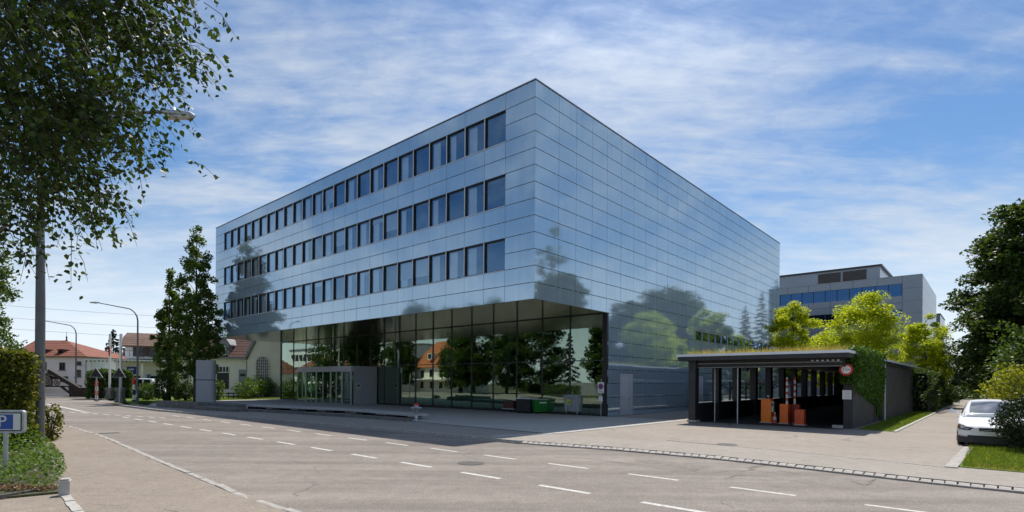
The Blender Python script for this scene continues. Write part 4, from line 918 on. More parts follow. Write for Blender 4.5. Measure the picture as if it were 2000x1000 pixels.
# local x = depth (into scene), y = along facade
q = MB(); q.add([(.10, L0 + .06, .24), (D1_ - .1, L0 + .06, .24), (D1_ - .1, L1 - .06, .24), (.10, L1 - .06, .24), (0, L0, 1.22), (D1_, L0, 1.22), (D1_, L1, 1.22), (0, L1, 1.22)], [(0,3,2,1),(4,5,6,7),(0,1,5,4),(1,2,6,5),(2,3,7,6),(3,0,4,7)])
part('body', q, M_galv, sk)
q = MB(); q.box(-.05, D1_ + .05, L0 - .05, L1 + .05, 1.22, 1.29); q.box(.05, D1_ - .05, L0 + .05, L1 - .05, 1.29, 1.34); bevel(part('lid', q, M_galv, sk), .02)
for x in (.16, D1_ - .16):
    for y in (L0 + .16, L1 - .16): caster(sk, x, y)
q = MB(); 
for y in (-.3, .3): q.box(-.015, .04, y - .03, y + .03, .3, 1.2)
q.tube([(-.06, L0 + .2, 1.12), (-.06, L1 - .2, 1.12)], .02, 6); part('handle', q, M_galv, sk)
M_yel = mat('yellow sticker', (.55, .55, .06), .5)
q = MB(); q.add([(-.02, .16 + .19 * math.cos(2 * math.pi * k / 16), .86 + .22 * math.sin(2 * math.pi * k / 16)) for k in range(16)], [tuple(range(16))]); o = part('sticker', q, M_yel, sk)
q = MB(); q.box(-.03, -.022, .05, .27, .80, .84); q.box(-.03, -.022, .12, .16, .72, .96); part('sticker_mark', q, MATS.get('dark green') or mat('dark green', (.03, .12, .05), .5), o)
cu, cv = pu(1040, 808)
M_grn = mat('green lacquer', (0.012, 0.17, 0.025), 0.45, var=.15)
gsk = thing('green_waste_container', 'low green ribbed waste container standing left of the metal container', 'waste container', W(cu + .35, cv + .1), ROTB + R(-12))
q = MB(); q.add([(.1, -.62, .12), (1.75, -.62, .12), (1.75, .62, .12), (.1, .62, .12), (0, -.72, .95), (1.85, -.72, .95), (1.85, .72, .95), (0, .72, .95)], [(0,3,2,1),(0,1,5,4),(1,2,6,5),(2,3,7,6),(3,0,4,7),(4,5,6,7)])
for i in range(4): z = .25 + i * .17; q.box(-.03 + .10 - i * .02, 1.80, -.685, .685, z, z + .05)
part('body', q, M_grn, gsk)
q = MB(); q.box(-.03, 1.88, -.75, .75, .95, 1.02); part('rim', q, mat('pale green rim', (.32, .40, .30), .5), gsk)
q = MB(); q.box(.3, .9, -.78, -.72, .72, .80); part('handle', q, M_white, gsk)
for x in (.25, 1.6):
    for y in (-.45, .45): q = MB(); q.box(x - .08, x + .08, y - .05, y + .05, 0, .12); part('foot', q, M_black, gsk)
# trolley and dark container behind
cu, cv = pu(1085, 804)
tr_ = thing('dark_waste_container', 'dark waste container with white open lid between the green and metal containers', 'waste container', W(cu + .2, min(cv + .2, 6.2)), ROTB)
q = MB(); q.box(0, .9, -.65, .6, .12, .98); part('body', q, M_black, tr_); q = MB(); q.beam((-.05, 0, 1.03), (.95, 0, 1.07), 1.4, .05, (0, 0, 1)); part('lid', q, M_white, tr_)
for x in (.1, .8):
    for y in (-.6, .45): caster(tr_, x, y, M_black)
cu, cv = pu(1025, 804)
tr_ = thing('flat_trolley', 'flat transport trolley with red edge standing left of the green container', 'trolley', W(cu + .1, min(cv + .3, 6.4)), ROTB)
q = MB(); q.box(0, .8, -.5, .7, .22, .28); part('deck', q, M_galv, tr_); q = MB(); q.box(.0, .7, -.4, .6, .28, .8); part('crate', q, mat('dark red crate', (.07, .015, .015), .6), tr_)
for x in (.1, .7):
    for y in (-.4, .6): caster(tr_, x, y, M_black)
# no stopping sign on the corner column
su, sz = onL(1174, 755, V1 - .1)
ns = thing('no_parking_sign', 'white plate with round no parking sign on a post at the glass corner', 'road sign', W(su, V1 - .12, 0), ROTB)
q = MB(); q.tube([(.02, 0, 0), (.02, 0, sz + .5)], .025, 8); part('post', q, M_galv, ns)
q = MB(); q.box(-.015, 0, -.23, .23, sz - .42, sz + .28); part('plate', q, M_white, ns)
q = MB(); disc(q, .19, -.022, -.016); o = part('sign_ring', q, M_red, ns, (0, 0, sz)); q = MB(); disc(q, .15, -.026, -.0225); part('sign_face', q, M_blue, o)
q = MB(); q.beam((-.028, -.115, .115), (-.028, .115, -.115), .004, .045, (0, 1, 1)); part('sign_bar', q, M_red, o)
q = MB(); q.box(-.018, -.015, -.16, .16, sz - .36, sz - .33); q.box(-.018, -.015, -.12, .12, sz - .30, sz - .27); part('text_lines', q, M_greym, ns)
q = MB(); q.box(-.03, 0, -.14, .14, sz - .95, sz - .62); part('small_plate', q, M_white, ns)
# hydrant
hp = gp(813, 822.5); hp.z = .008
hy = thing('fire_hydrant', 'grey metal fire hydrant with red cap at the kerb end of the bench', 'fire hydrant', hp)
q = MB(); q.lathe([(.12, 0), (.12, .04), (.085, .05), (.08, .55), (.1, .56), (.1, .60), (.135, .61), (.14, .80), (.12, .84)], 18); part('barrel', q, M_galv, hy)
q = MB(); q.lathe([(.15, .84), (.15, .88), (.10, .93), (.03, .95), (.03, .99)], 16); part('cap', q, M_red, hy)
for s in (-1, 1): q = MB(); q.tube([(s * .12, 0, .72), (s * .24, 0, .70)], .05, 10); q.tube([(s * .24, 0, .70), (s * .27, 0, .69)], .065, 8); part('outlet', q, M_galv, hy)
q = MB(); q.tube([(0, -.12, .70), (0, -.2, .69)], .06, 10); part('outlet', q, mat('blue grey metal', (.10, .16, .24), .5), hy)
q = MB(); q.tube([(-.15, -.02, .68), (-.16, -.02, .3)], .012, 5); part('chain', q, M_galv, hy)
# ashtray bin by the vestibule
bu, bv = 24.25, 5.0
bn = thing('litter_bin', 'dark metal litter bin with ashtray beside the entrance vestibule', 'litter bin', (*gp(703.5, 789).xy, .008), ROTB)
q = MB(); q.lathe([(.28, 0.0), (.28, .04), (.25, .05), (.25, .82), (.27, .83), (.27, .86)], 16); part('body', q, M_dark, bn)
q = MB(); q.lathe([(.30, 1.02), (.30, 1.06), (.24, 1.08)], 16); 
for a in range(4): q.tube([(.2 * math.cos(a * 1.57), .2 * math.sin(a * 1.57), .86), (.2 * math.cos(a * 1.57), .2 * math.sin(a * 1.57), 1.02)], .015, 5)
part('hood', q, M_dark, bn); q = MB(); q.box(-.265, -.24, -.08, .08, .45, .62); part('badge', q, M_galv, bn)
# totem
tp = gp(402, 786.5); tz = 4.0
tt = thing('grey_totem', 'tall blank grey metal totem pillar with one dark band by the steps', 'totem sign', (tp.x, tp.y, .0), math.atan2(tp.x, -tp.y) * 0 + R(29))
tw = (at(419, 740, tp.y).x - at(385, 740, tp.y).x) / 2
q = MB()
sec = [(-tw, -.28), (tw * .55, -.28), (tw * .8, -.2), (tw, 0), (tw * .8, .2), (tw * .55, .28), (-tw, .28)]
q.prism(sec, .06, 2.12); part('lower_panel', q, M_greym, tt); q = MB(); q.prism(sec, 2.24, 4.05); part('upper_panel', q, M_greym, tt)
q = MB(); q.prism([(x * .985, y * .97) for x, y in sec], 2.12, 2.24); part('band', q, mat('totem band', (.10, .12, .15), .4), tt)
q = MB(); q.prism([(x * 1.03, y * 1.1) for x, y in sec], 0, .06); part('foot', q, M_black, tt)
# planter wall, plinth and benches
def wall_line(name, label, cat, px, w, z0, z1, m, zoff=0):
    pts = [gp(x, y) for x, y in px]; o = thing(name, label, cat, (*pts[0].xy, 0)); q = MB()
    for p, r_ in zip(pts[:-1], pts[1:]):
        L_ = (r_ - p).length; n = max(1, round(L_ / 1.25)); d = (r_ - p) / n
        for i in range(n): q = MB(); a, c_ = p + d * (i + .008), p + d * (i + .992); zc = (z0 + z1) / 2; q.beam(Vector((a.x, a.y, zc)) - Vector((*pts[0].xy, 0)), Vector((c_.x, c_.y, zc)) - Vector((*pts[0].xy, 0)), w, z1 - z0); part('wall_block', q, m, o)
    return o
M_conc2 = mat('weathered concrete', (.15, .145, .135), .85, var=.35, scale=3, bump=.3)
M_slab = mat('pale bench slab', (.40, .39, .36), .8, var=.15, scale=3, bump=.15)
wall_line('planter_wall', 'low weathered concrete wall at the left end of the steps below the trees', 'wall', [(309, 794.5), (352, 797), (389, 800)], .3, 0, .52, M_conc2)
wall_line('plinth', 'low kerb like concrete plinth carrying the bench slabs beside the road', 'plinth', [(480, 803.5), (560, 807.5), (640, 812.5), (710, 816.5), (800, 823.5)], .35, 0, .17, M_conc2)
for i, (xs, ys, lab) in enumerate([((392, 470), (794, 800), 'upper long concrete step running right from the grey totem'), ((388, 470), (799.5, 804.5), 'lower concrete step running right from the grey totem')]):
    a, c_ = gp(xs[0], ys[0]), gp(xs[1], ys[1]); b = MB(); o0_ = Vector((*a.xy, 0)); b.beam(Vector((0, 0, .2 - i * .08)), (c_ - o0_) + Vector((0, 0, .2 - i * .08)), .8, .4 - i * .16); bevel(solo('concrete_step', b, M_conc2, lab, 'step', o0_), .015)
def bench(px, zt, w, label):
    a, c_ = [gp(x, y, zt) for x, y in px]; a.z = c_.z = 0; d = (c_ - a); L_ = d.length; d.normalize(); n = Vector((-d.y, d.x, 0)); n = n if n.dot(DR) > 0 else -n
    o = thing('slab_bench', label, 'bench', (*a.xy, 0), math.atan2(d.y, d.x)); s = 1 if n.dot(Vector((-d.y, d.x, 0))) > 0 else -1
    y0, y1 = sorted((0, s * w)); k = max(1, round(L_ / 3.2))
    for i in range(k):
        q = MB(); q.box(L_ * i / k + .01, L_ * (i + 1) / k - .01, y0, y1, zt - .12, zt); bevel(part('seat_slab', q, M_slab, o), .012)
    for i in range(k):
        x = L_ * (i + .22) / k; q = MB(); ya, yb = sorted((s * .06, s * (w - .1))); q.box(x, x + .85, ya, yb, 0.0, zt - .12); part('support', q, M_black, o)
    q = MB(); ya, yb = sorted((s * (w - .06), s * (w - .02))); q.box(.2, L_ - .6, ya, yb, 0.06, zt - .125); part('riser', q, M_slab, o)
    return o
bench([(473, 790.5), (680, 799.5)], .30, 1.1, 'long pale concrete slab bench on dark blocks in front of the entrance')
bench([(681, 799.6), (806, 809.5)], .30, 1.1, 'shorter pale concrete slab bench ending beside the fire hydrant')
# ================================================================== STREET FURNITURE
def lamp(label, base, h, arm, az, r=.085, head=1.0):
    o = thing('street_lamp', label, 'street lamp', base, az, 'curved arm street lamps'); q = MB()
    q.tube([(0, 0, 0), (0, 0, 1.3)], [r * 1.5, r * 1.4], 12); q.tube([(0, 0, 1.3), (0, 0, h * .82)], [r, r * .72], 12)
    rr = h * .13; pts = [(0, 0, h * .82)] + [(-rr * (1 - math.cos(a)), 0, h * .82 + rr * 1.0 * math.sin(a)) for a in (R(20), R(40), R(58), R(70))]
    e = pts[-1]; pts.append((-arm, 0, h)); q.tube(pts, [r * .72, r * .7, r * .65, r * .6, r * .55, r * .45], 10); part('pole', q, M_pole, o)
    # lantern
    q = MB(); L_ = .95 * head; ws = [(0, .05, .045), (.12, .09, .07), (.5, .15, .10), (.85, .13, .075), (1.0, .05, .03)]
    vs_, fs = [], []; n = 10
    for t, hw_, hh in ws:
        for k in range(n): a = 2 * math.pi * k / n; vs_.append((-arm + .12 - t * L_, hw_ * head * math.cos(a), h + .02 + hh * head * math.sin(a) * (1 if math.sin(a) > 0 else .55)))
    for i in range(len(ws) - 1):
        for k in range(n): a_, b_ = i * n + k, i * n + (k + 1) % n; fs.append((a_, a_ + n, b_ + n, b_))
    q.add(vs_, fs, True); q.add(vs_[-n:], [tuple(range(n))]); q.add(vs_[:n], [tuple(range(n))[::-1]]); lt = part('lantern', q, M_galv, o)
    q = MB(); q.add([(-arm - .02 - t * .75 * L_, s * .11 * head * (1 if 0 < t < 1 else .6), h - .05 * head - .03 * (0 < t < 1)) for t, s in ((0, -1), (.5, -1), (1, -1), (1, 1), (.5, 1), (0, 1))], [(0, 1, 4, 5), (1, 2, 3, 4)]); part('lens', q, mat('lamp lens', (.5, .5, .48), .3), lt)
    q = MB(); q.box(-.06, .06, -r * 1.55, -r * 1.3, .5, .85); part('hatch', q, M_galv, o); return o
M_pole = mat('dark grey lamp pole', (.13, .135, .145), .5, .3, var=.15)
p = gp(77, 872); lz = at(360, 225, p.y).z
hx = (at(381, 228, p.y).x - p.x)
def lamp_near():
    o = thing('street_lamp', 'tall grey street lamp behind the hedge, its lantern poking out of the birch leaves', 'street lamp', p, 0, 'curved arm street lamps'); q = MB()
    q.tube([(0, 0, 0), (0, 0, 4.5), (-.03, 0, lz - 1.2)], [.135, .125, .08], 14); q.tube([(-.03, 0, lz - 1.2), (.1, 0, lz - .5), (.6, 0, lz - .05), (hx - 1.0, 0, lz + .1)], [.08, .07, .06, .045], 10); part('pole', q, M_pole, o)
    q = MB(); ws = [(0, .05, .05), (.1, .10, .08), (.55, .16, .12), (.9, .13, .10), (1.0, .04, .03)]; n = 12; vs_, fs = [], []
    for t, hw_, hh in ws:
        for k in range(n): a = 2 * math.pi * k / n; vs_.append((hx - 1.08 + t * 1.08, hw_ * math.cos(a), lz + .1 - t * .12 + hh * math.sin(a)))
    for i in range(4):
        for k in range(n): a_, b_ = i * n + k, i * n + (k + 1) % n; fs.append((a_, b_, b_ + n, a_ + n))
    q.add(vs_, fs, True); q.add(vs_[-n:], [tuple(range(n))]); q.add(vs_[:n], [tuple(range(n))[::-1]]); l = part('lantern', q, M_galv, o)
    q = MB(); q.box(hx - .9, hx - .12, -.12, .12, lz - .10, lz - .045); part('lens', q, MATS['lamp lens'], l)
lamp('', (0, 0, -50), 1, 1, 0) if False else None
l1 = gp(268, 786); l2 = gp(148, 771.5)
M_lens = mat('lamp lens', (.5, .5, .48), .3)
lamp_near()
h1 = at(268, 592, l1.y).z; a1 = l1.x - at(192, 592, l1.y).x
lamp('curved street lamp on the grass left of the two tall slim trees', l1, h1, a1, 0, .09)
h2 = at(148, 627, l2.y).z; a2 = l2.x - at(86, 626, l2.y).x
lamp('curved street lamp farthest away, standing before the white red roofed house', l2, h2, a2, 0, .10)
# parking sign
ps = thing('parking_sign', 'blue parking sign with white letter P in a grey rounded frame among low shrubs', 'road sign', (-11.06, 11.9, 0), R(4))
zc = 1.20; q = MB()
def rrect(w, h, r, n=5):
    pts = []
    for cx_, cy_, a0 in ((w/2 - r, h/2 - r, 0), (-w/2 + r, h/2 - r, 90), (-w/2 + r, -h/2 + r, 180), (w/2 - r, -h/2 + r, 270)):
        for i in range(n + 1): a = R(a0 + 90 * i / n); pts.append((cx_ + r * math.cos(a), cy_ + r * math.sin(a)))
    return pts
def plate(mb, w, h, r, y0, y1, cx_=0, cz=0):
    p_ = rrect(w, h, r); n = len(p_); mb.add([(x + cx_, y, z + cz) for y in (y0, y1) for x, z in p_], [tuple(range(n)), tuple(range(2 * n - 1, n - 1, -1))] + [(i, i + n, (i + 1) % n + n, (i + 1) % n) for i in range(n)])
ccx = -.22
plate(q, 1.26, .50, .07, -.045, .03, ccx, zc); part('frame', q, M_galv, ps)
q = MB(); plate(q, 1.17, .41, .03, -.048, -.046, ccx, zc); part('border', q, M_black, ps)
q = MB(); plate(q, 1.12, .36, .01, -.051, -.049, ccx, zc); part('face', q, M_white, ps)
q = MB(); plate(q, .94, .325, .01, -.054, -.052, ccx - .06, zc); fc = part('blue_field', q, M_blue, ps)
link('letter', text_mesh('P', .36, M_white), fc, (-.02 - .01, -.0575, zc), (R(90), 0, 0))
q = MB(); q.tube([(0, 0, -.05), (0, 0, zc - .2)], .045, 10); part('post', q, M_galv, ps)
# level crossing
def crossing(px, py, lab1, lab2, tri):
    base = gp(px, py); d = base.y; o = thing('raised_barrier', lab1, 'barrier', base, 0, 'raised level crossing barriers')
    ztop = at(px, 652, d).z; zb_ = at(px, 757, d).z; q = MB(); q.beam((0, 0, zb_), (.02, 0, ztop), .17, .17, (0, 1, 0)); part('arm', q, M_white, o)
    q = MB(); q.box(-.09, .09, -.095, .095, ztop - 2.4, ztop - 1.5); part('red_band', q, M_red, o) if px < 225 else None
    q = MB(); q.box(-.38, .38, -.3, .3, 0, .3); q.box(-.3, .3, -.26, .26, .3, zb_ - .05); q.box(-.36, .36, -.3, .3, zb_ - .35, zb_); bevel(part('pedestal', q, mat('mossy stone', (.17, .17, .15), .9, var=.45, scale=5, bump=.4), o), .05)
    q = MB(); q.box(-.42, -.30, -.35, .35, .5, 1.0); part('counterweight', q, M_dark, o)
crossing(214, 779, 'farther raised white barrier pole, with a red band, on a stone pedestal', '', 0)
crossing(235, 786, 'nearer raised barrier pole, plain white, on a stone pedestal', '', 0)
def signal(px, py, x0, x1, yt, yb, lab):
    base = gp(px, py); d = base.y - .6; base = Vector((at(px, py, d).x, d, 0)); o = thing('crossing_signal', lab, 'crossing signal', base, 0, 'triangular crossing signals')
    cx_ = (at(x0, yb, d).x + at(x1, yb, d).x) / 2 - base.x; hw_ = (at(x1, yb, d).x - at(x0, yb, d).x) / 2; zb_, zt_ = at(px, yb, d).z, at(px, yt, d).z
    def tri(mb, s, y0, y1):
        cz = zb_ + (zt_ - zb_) / 3; pts = [(cx_ + (x) * s, cz + (z - cz) * s) for x, z in ((-hw_, zb_), (hw_, zb_), (0, zt_))]
        mb.add([(x, y, z) for y in (y0, y1) for x, z in pts], [(0, 1, 2), (5, 4, 3), (0, 3, 4, 1), (1, 4, 5, 2), (2, 5, 3, 0)])
    q = MB(); tri(q, 1, -.03, .03); part('board', q, M_greym, o); q = MB(); tri(q, .88, -.04, -.031); part('face', q, M_black, o)
    q = MB(); q.tube([(cx_, .08, 0), (cx_, .08, zb_ + .4)], .06, 8); part('post', q, M_galv, o)
    for s in (-.3, .3): q = MB(); q.lathe([(.1, 0), (.11, .05)], 10); part('lens', q, M_dark, o, (cx_ + s * hw_, -.041, zb_ + .22), (R(90), 0, 0))
signal(187, 784, 174, 201, 718, 737, 'black triangular crossing signal without rim, left of the raised barriers by the hedge')
signal(236, 787, 219, 246, 717, 737, 'black triangular crossing signal with grey rim, in front of the nearer barrier pole')
def marker(px, py, yt, lab, blue=False):
    b0 = gp(px, py); d = b0.y; zt_ = at(px, yt, d).z; o = thing('marker_post', lab, 'marker post', b0, 0, 'red and white marker posts'); n = 4
    for i in range(n):
        q = MB(); z0, z1 = .15 + (zt_ - .15) * i / n, .15 + (zt_ - .15) * (i + 1) / n; q.lathe([(.12 + .03 * (i % 2), z0 + .004), (.12 + .03 * (i % 2), z1 - .004)], 10); part('band', q, (M_white if i % 2 == 0 else (M_red)) if not (blue and i == 1) else mat('dark blue', (.02, .03, .10), .5), o)
    q = MB(); q.lathe([(.2, 0), (.2, .15)], 10); part('base', q, M_dark, o); q = MB(); q.lathe([(.12, zt_), (.08, zt_ + .12), (.02, zt_ + .15)], 10); part('cap', q, M_red, o)
marker(188.5, 783, 746, 'red and white striped marker post before the hedge left of the barriers'); marker(261.5, 784, 741, 'red white and blue marker post beside the curved lamp near the van', True)
q = MB(); D5 = 64
p0 = at(257, 724, D5); o = thing('blue_signboard', 'dark blue signboard beside the porch of the gabled house', 'signboard', (p0.x, D5, 0)); q.box(-.55, .55, -.04, .04, at(257, 731, D5).z, at(257, 716, D5).z); part('board', q, mat('dark sign blue', (.025, .035, .16), .5), o)
q = MB(); q.tube([(0, .06, 0), (0, .06, at(257, 718, D5).z)], .05, 6); part('post', q, M_galv, o); q = MB(); q.box(-.3, .3, -.05, -.042, p0.z + .1, p0.z + .22); q.box(-.2, .2, -.05, -.042, p0.z - .2, p0.z - .1); part('text_lines', q, M_white, o)
# old wooden machine
DM = 66.0; m0 = at(100, 765, DM); mc = thing('old_machine', 'old dark wooden machine with iron wheels and a long slanting beam displayed on the grass', 'old machine', (m0.x, DM, 0))
X = lambda px: at(px, 740, DM).x - m0.x
Z = lambda y: at(100, y, DM).z
M_wood = mat('dark old wood', (.035, .026, .022), .8, var=.4, scale=4); M_iron = mat('worn iron', (.22, .19, .15), .6, .3, var=.3)
q = MB(); q.beam((X(95), 0, Z(724)), (X(163), 0, Z(764)), .34, .42, (0, 0, 1)); part('beam', q, M_wood, mc)
q = MB(); q.beam((X(78), .6, Z(731)), (X(150), .6, Z(755)), .28, .3); part('beam', q, M_wood, mc)
q = MB(); q.box(X(66), X(92), -.3, .9, Z(756), Z(728)); part('body', q, M_wood, mc)
q = MB(); q.beam((X(66), 0, Z(754.5)), (X(150), 0, Z(754.5)), .2, .16); part('frame_rail', q, M_wood, mc)
for a_, b_ in (((82, 755), (70, 768)), ((120, 755), (138, 768)), ((135, 756), (162, 769))): q = MB(); q.beam((X(a_[0]), 0, Z(a_[1])), (X(b_[0]), 0, Z(b_[1])), .22, .22); part('strut', q, M_wood, mc)
q = MB(); q.add([(X(135), -.1, Z(756)), (X(172), -.1, Z(757)), (X(172), -.1, 0), (X(137), -.1, 0), (X(135), .8, Z(756)), (X(172), .8, Z(757)), (X(172), .8, 0), (X(137), .8, 0)], [(0,1,2,3),(7,6,5,4),(0,4,5,1),(1,5,6,2),(2,6,7,3),(3,7,4,0)]); part('ramp', q, M_wood, mc)
def wheel(px, py, r):
    o = None; q = MB(); n = 18; c0 = Vector((X(px), -.42, Z(py)))
    q.tube([c0 + Vector((r * math.cos(2 * math.pi * k / n), 0, r * math.sin(2 * math.pi * k / n))) for k in range(n + 1)], .07, 6, False); o = part('wheel', q, M_iron, mc)
    q = MB()
    for k in range(8): q.beam(c0, c0 + Vector((r * math.cos(math.pi * k / 4 + .2), 0, r * math.sin(math.pi * k / 4 + .2))), .07, .07, (0, 1, 0))
    part('spoke', q, M_iron, o, kind='stuff'); q = MB(); q.tube([c0 - Vector((0, .08, 0)), c0 + Vector((0, .2, 0))], .13, 10); part('hub', q, M_iron, o)
wheel(96, 744, .50); wheel(117, 747, .34)
q = MB(); q.box(X(66), X(130), 1.2, 1.5, Z(769), Z(759)); q.box(X(66), X(135), 1.1, 1.6, 0, .25); part('plinth', q, M_wallw, mc)
# overhead cables
M_cab = mat('cable', (.10, .10, .11), .6)
for ya, yb, lab in ((594, 612, 'highest of the three thin overhead cables crossing the sky at the left'), (618, 634, 'middle of the three thin overhead cables crossing the sky at the left'), (641, 651, 'lowest of the three thin overhead cables crossing the sky at the left')):
    q = MB(); a, c_ = at(-250, ya - 22, 96), at(700, yb + 20, 108); q.tube([a.lerp(c_, t / 12) - Vector((0, 0, 2.0 * 4 * (t / 12) * (1 - t / 12) * .5)) for t in range(13)], .022, 5); solo('overhead_cable', q, M_cab, lab, 'cable')

# ================================================================== VEHICLES
M_carw = mat('white car paint', (.78, .79, .80), .22, var=.01, spec=.6); M_tyre = mat('tyre rubber', (.018, .018, .018), .8); M_cglass = glassmat('car glass', (.10, .12, .12), .18, .7); M_plast = mat('dark plastic', (.02, .02, .022), .5)
def loft(sections, caps=True):
    """sections: list of (y, [(x,z)...]) half outlines from bottom centre to top centre; mirrored."""
    q = MB(); rows = []
    for y, half in sections: full = [(x, y, z) for x, z in half] + [(-x, y, z) for x, z in reversed(half)]; rows.append(full)
    n = len(rows[0]); vs_ = [v for r_ in rows for v in r_]; fs = []
    for i in range(len(rows) - 1):
        for k in range(n): a, b_ = i * n + k, i * n + (k + 1) % n; fs.append((a, a + n, b_ + n, b_))
    q.add(vs_, fs, True)
    if caps: q.add(rows[0], [tuple(range(n))]); q.add(rows[-1], [tuple(range(n))[::-1]])
    return q
def sharp(o, a=35):
    try: o.data.set_sharp_from_angle(angle=R(a))
    except Exception: pass
    return o
def wheel_car(parent, x, y, r=.32):
    s = 1 if x > 0 else -1; q = MB(); q.tube([(x - .1, y, r), (x - .085, y, r), (x + .085, y, r), (x + .1, y, r)], [r - .03, r, r, r - .03], 24); o = part('wheel', q, M_tyre, parent)
    q = MB(); q.tube([(x + s * .096, y, r), (x + s * .106, y, r)], [r * .66, r * .62], 18); part('rim', q, M_galv, o)
    q = MB()
    for k in range(7): a = 2 * math.pi * k / 7; q.beam((x + s * .108, y, r), (x + s * .108, y + r * .6 * math.cos(a), r + r * .6 * math.sin(a)), .012, .05, (0, math.cos(a + 1.57), math.sin(a + 1.57)))
    part('hub_cap', q, M_galv, o)
def hatchback(label, base, rz):
    c = thing('parked_car', label, 'car', base, rz)
    # y: 0 = nose, grows backwards; x: across
    def half(w, zb, zm, zt, topw, drop=.04): return [(0, zb), (w * .88, zb), (w * .98, zb + .10), (w, zm), (w * .985, zt - drop * 2.4), (w * .93, zt - drop), (topw, zt), (topw * .5, zt + .012), (0, zt + .016)]
    S = [(0.0, half(.56, .27, .45, .60, .42)), (.06, half(.72, .22, .45, .655, .52)), (.20, half(.83, .20, .47, .715, .58)), (.45, half(.88, .19, .5, .775, .62)), (.8, half(.895, .18, .52, .84, .66)), (1.22, half(.90, .18, .53, .925, .70)), (1.6, half(.905, .18, .54, .955, .72)), (2.6, half(.91, .18, .55, .975, .74)), (3.5, half(.905, .19, .56, .985, .74)), (4.05, half(.88, .22, .58, .96, .70)), (4.35, half(.78, .30, .6, .90, .60))]
    sharp(part('body', loft(S), M_carw, c), 40)
    # cabin
    def cab_(wb, zb, wt, zt): return [(0, zb), (wb, zb), (wb - .02, zb + .04), (wt + .05, zt - .10), (wt - .02, zt - .03), (wt - .14, zt), (wt * .4, zt + .022), (0, zt + .028)]
    K = [(1.10, cab_(.74, .90, .66, 1.0)), (1.42, cab_(.80, .92, .66, 1.175)), (1.80, cab_(.82, .94, .62, 1.37)), (2.0, cab_(.82, .95, .60, 1.42)), (2.6, cab_(.83, .96, .60, 1.45)), (3.2, cab_(.83, .96, .59, 1.44)), (3.7, cab_(.81, .96, .57, 1.37)), (4.1, cab_(.76, .95, .55, 1.15)), (4.28, cab_(.70, .90, .54, .98))]
    sharp(part('cabin', loft(K), M_carw, c), 45)
    def onc(y, zt_off): pass
    ws_ = MB(); yA, yB = 1.17, 1.84
    def sec(y): 
        for (y0, h0), (y1, h1) in zip(K[:-1], K[1:]):
            if y0 <= y <= y1: t = (y - y0) / (y1 - y0); return [(a[0] * (1 - t) + b_[0] * t, a[1] * (1 - t) + b_[1] * t) for a, b_ in zip(h0, h1)]
    n = 5; vv = []
    for i in range(n + 1):
        y = yA + (yB - yA) * i / n; h_ = sec(y); w = h_[4][0] - .05; zt = h_[7][1]; ze = h_[5][1]
        for k in range(7): t = -1 + 2 * k / 6; vv.append((t * w, y - .012 * 1.6, (ze * t * t + zt * (1 - t * t)) + .016))
    ws_.add(vv, [(i * 7 + k, i * 7 + k + 1, (i + 1) * 7 + k + 1, (i + 1) * 7 + k) for i in range(n) for k in range(6)], True); part('windscreen', ws_, M_cglass, c)
    for s in (-1, 1):
        q = MB(); w0 = [(sec(y)[2], sec(y)[3]) for y in (1.62, 2.0, 2.55)]; f = lambda p_: s * (p_[0] + .008)
        q.add([(f(w0[0][0]), 1.62, .99), (f(w0[2][0]), 2.55, 1.0), (f(w0[2][1]), 2.55, 1.33), (f(w0[1][1]), 2.0, 1.31)], [(0, 1, 2, 3)]); part('side_window', q, M_cglass, c)
        q = MB(); w1 = [(sec(y)[2], sec(y)[3]) for y in (2.62, 3.5, 3.75)]
        q.add([(f(w1[0][0]), 2.62, 1.0), (f(w1[2][0]), 3.75, 1.02), (f(w1[1][1]), 3.5, 1.30), (f(w1[0][1]), 2.62, 1.33)], [(0, 1, 2, 3)]); part('side_window', q, M_cglass, c)
        # headlight
        def side_x(y, z):
            for (y0, h0), (y1, h1) in zip(S[:-1], S[1:]):
                if y0 <= y <= y1:
                    t = (y - y0) / (y1 - y0); hh = [(a_[0] * (1 - t) + b_[0] * t, a_[1] * (1 - t) + b_[1] * t) for a_, b_ in zip(h0, h1)]
                    for p0, p1 in zip(hh[2:], hh[3:]):
                        if p0[1] <= z <= p1[1] and p1[1] > p0[1]: f_ = (z - p0[1]) / (p1[1] - p0[1]); return p0[0] * (1 - f_) + p1[0] * f_
            return .5
        def hgrid(ys, zfun, off):
            vv = []
            for y in ys:
                for k_ in range(4): z0_, z1_ = zfun(y); z = z0_ + (z1_ - z0_) * k_ / 3; vv.append((s * (side_x(y, z) + off), y - off, z))
            return vv, [(i_ * 4 + k_, i_ * 4 + k_ + 1, i_ * 4 + k_ + 5, i_ * 4 + k_ + 4) for i_ in range(len(ys) - 1) for k_ in range(3)]
        zf = lambda y: (.515 + .13 * y, min(.60 + .42 * y, .70))
        q = MB(); q.add(*hgrid([.002, .03, .06, .12, .2, .3, .42], zf, .012)); hl = part('headlight', q, M_plast, c)
        q = MB(); q.add(*hgrid([.07, .12, .17], lambda y: (.56, .62), .018)); part('reflector', q, M_galv, hl)
        q = MB(); q.add(*hgrid([.02, .035, .05], lambda y: (.545, .585), .018)); part('reflector', q, M_galv, hl)
        q = MB(); q.add(*hgrid([.30, .35, .40], lambda y: (.58, .66), .018)); part('indicator', q, mat('amber lens', (.45, .13, .04), .3), hl)
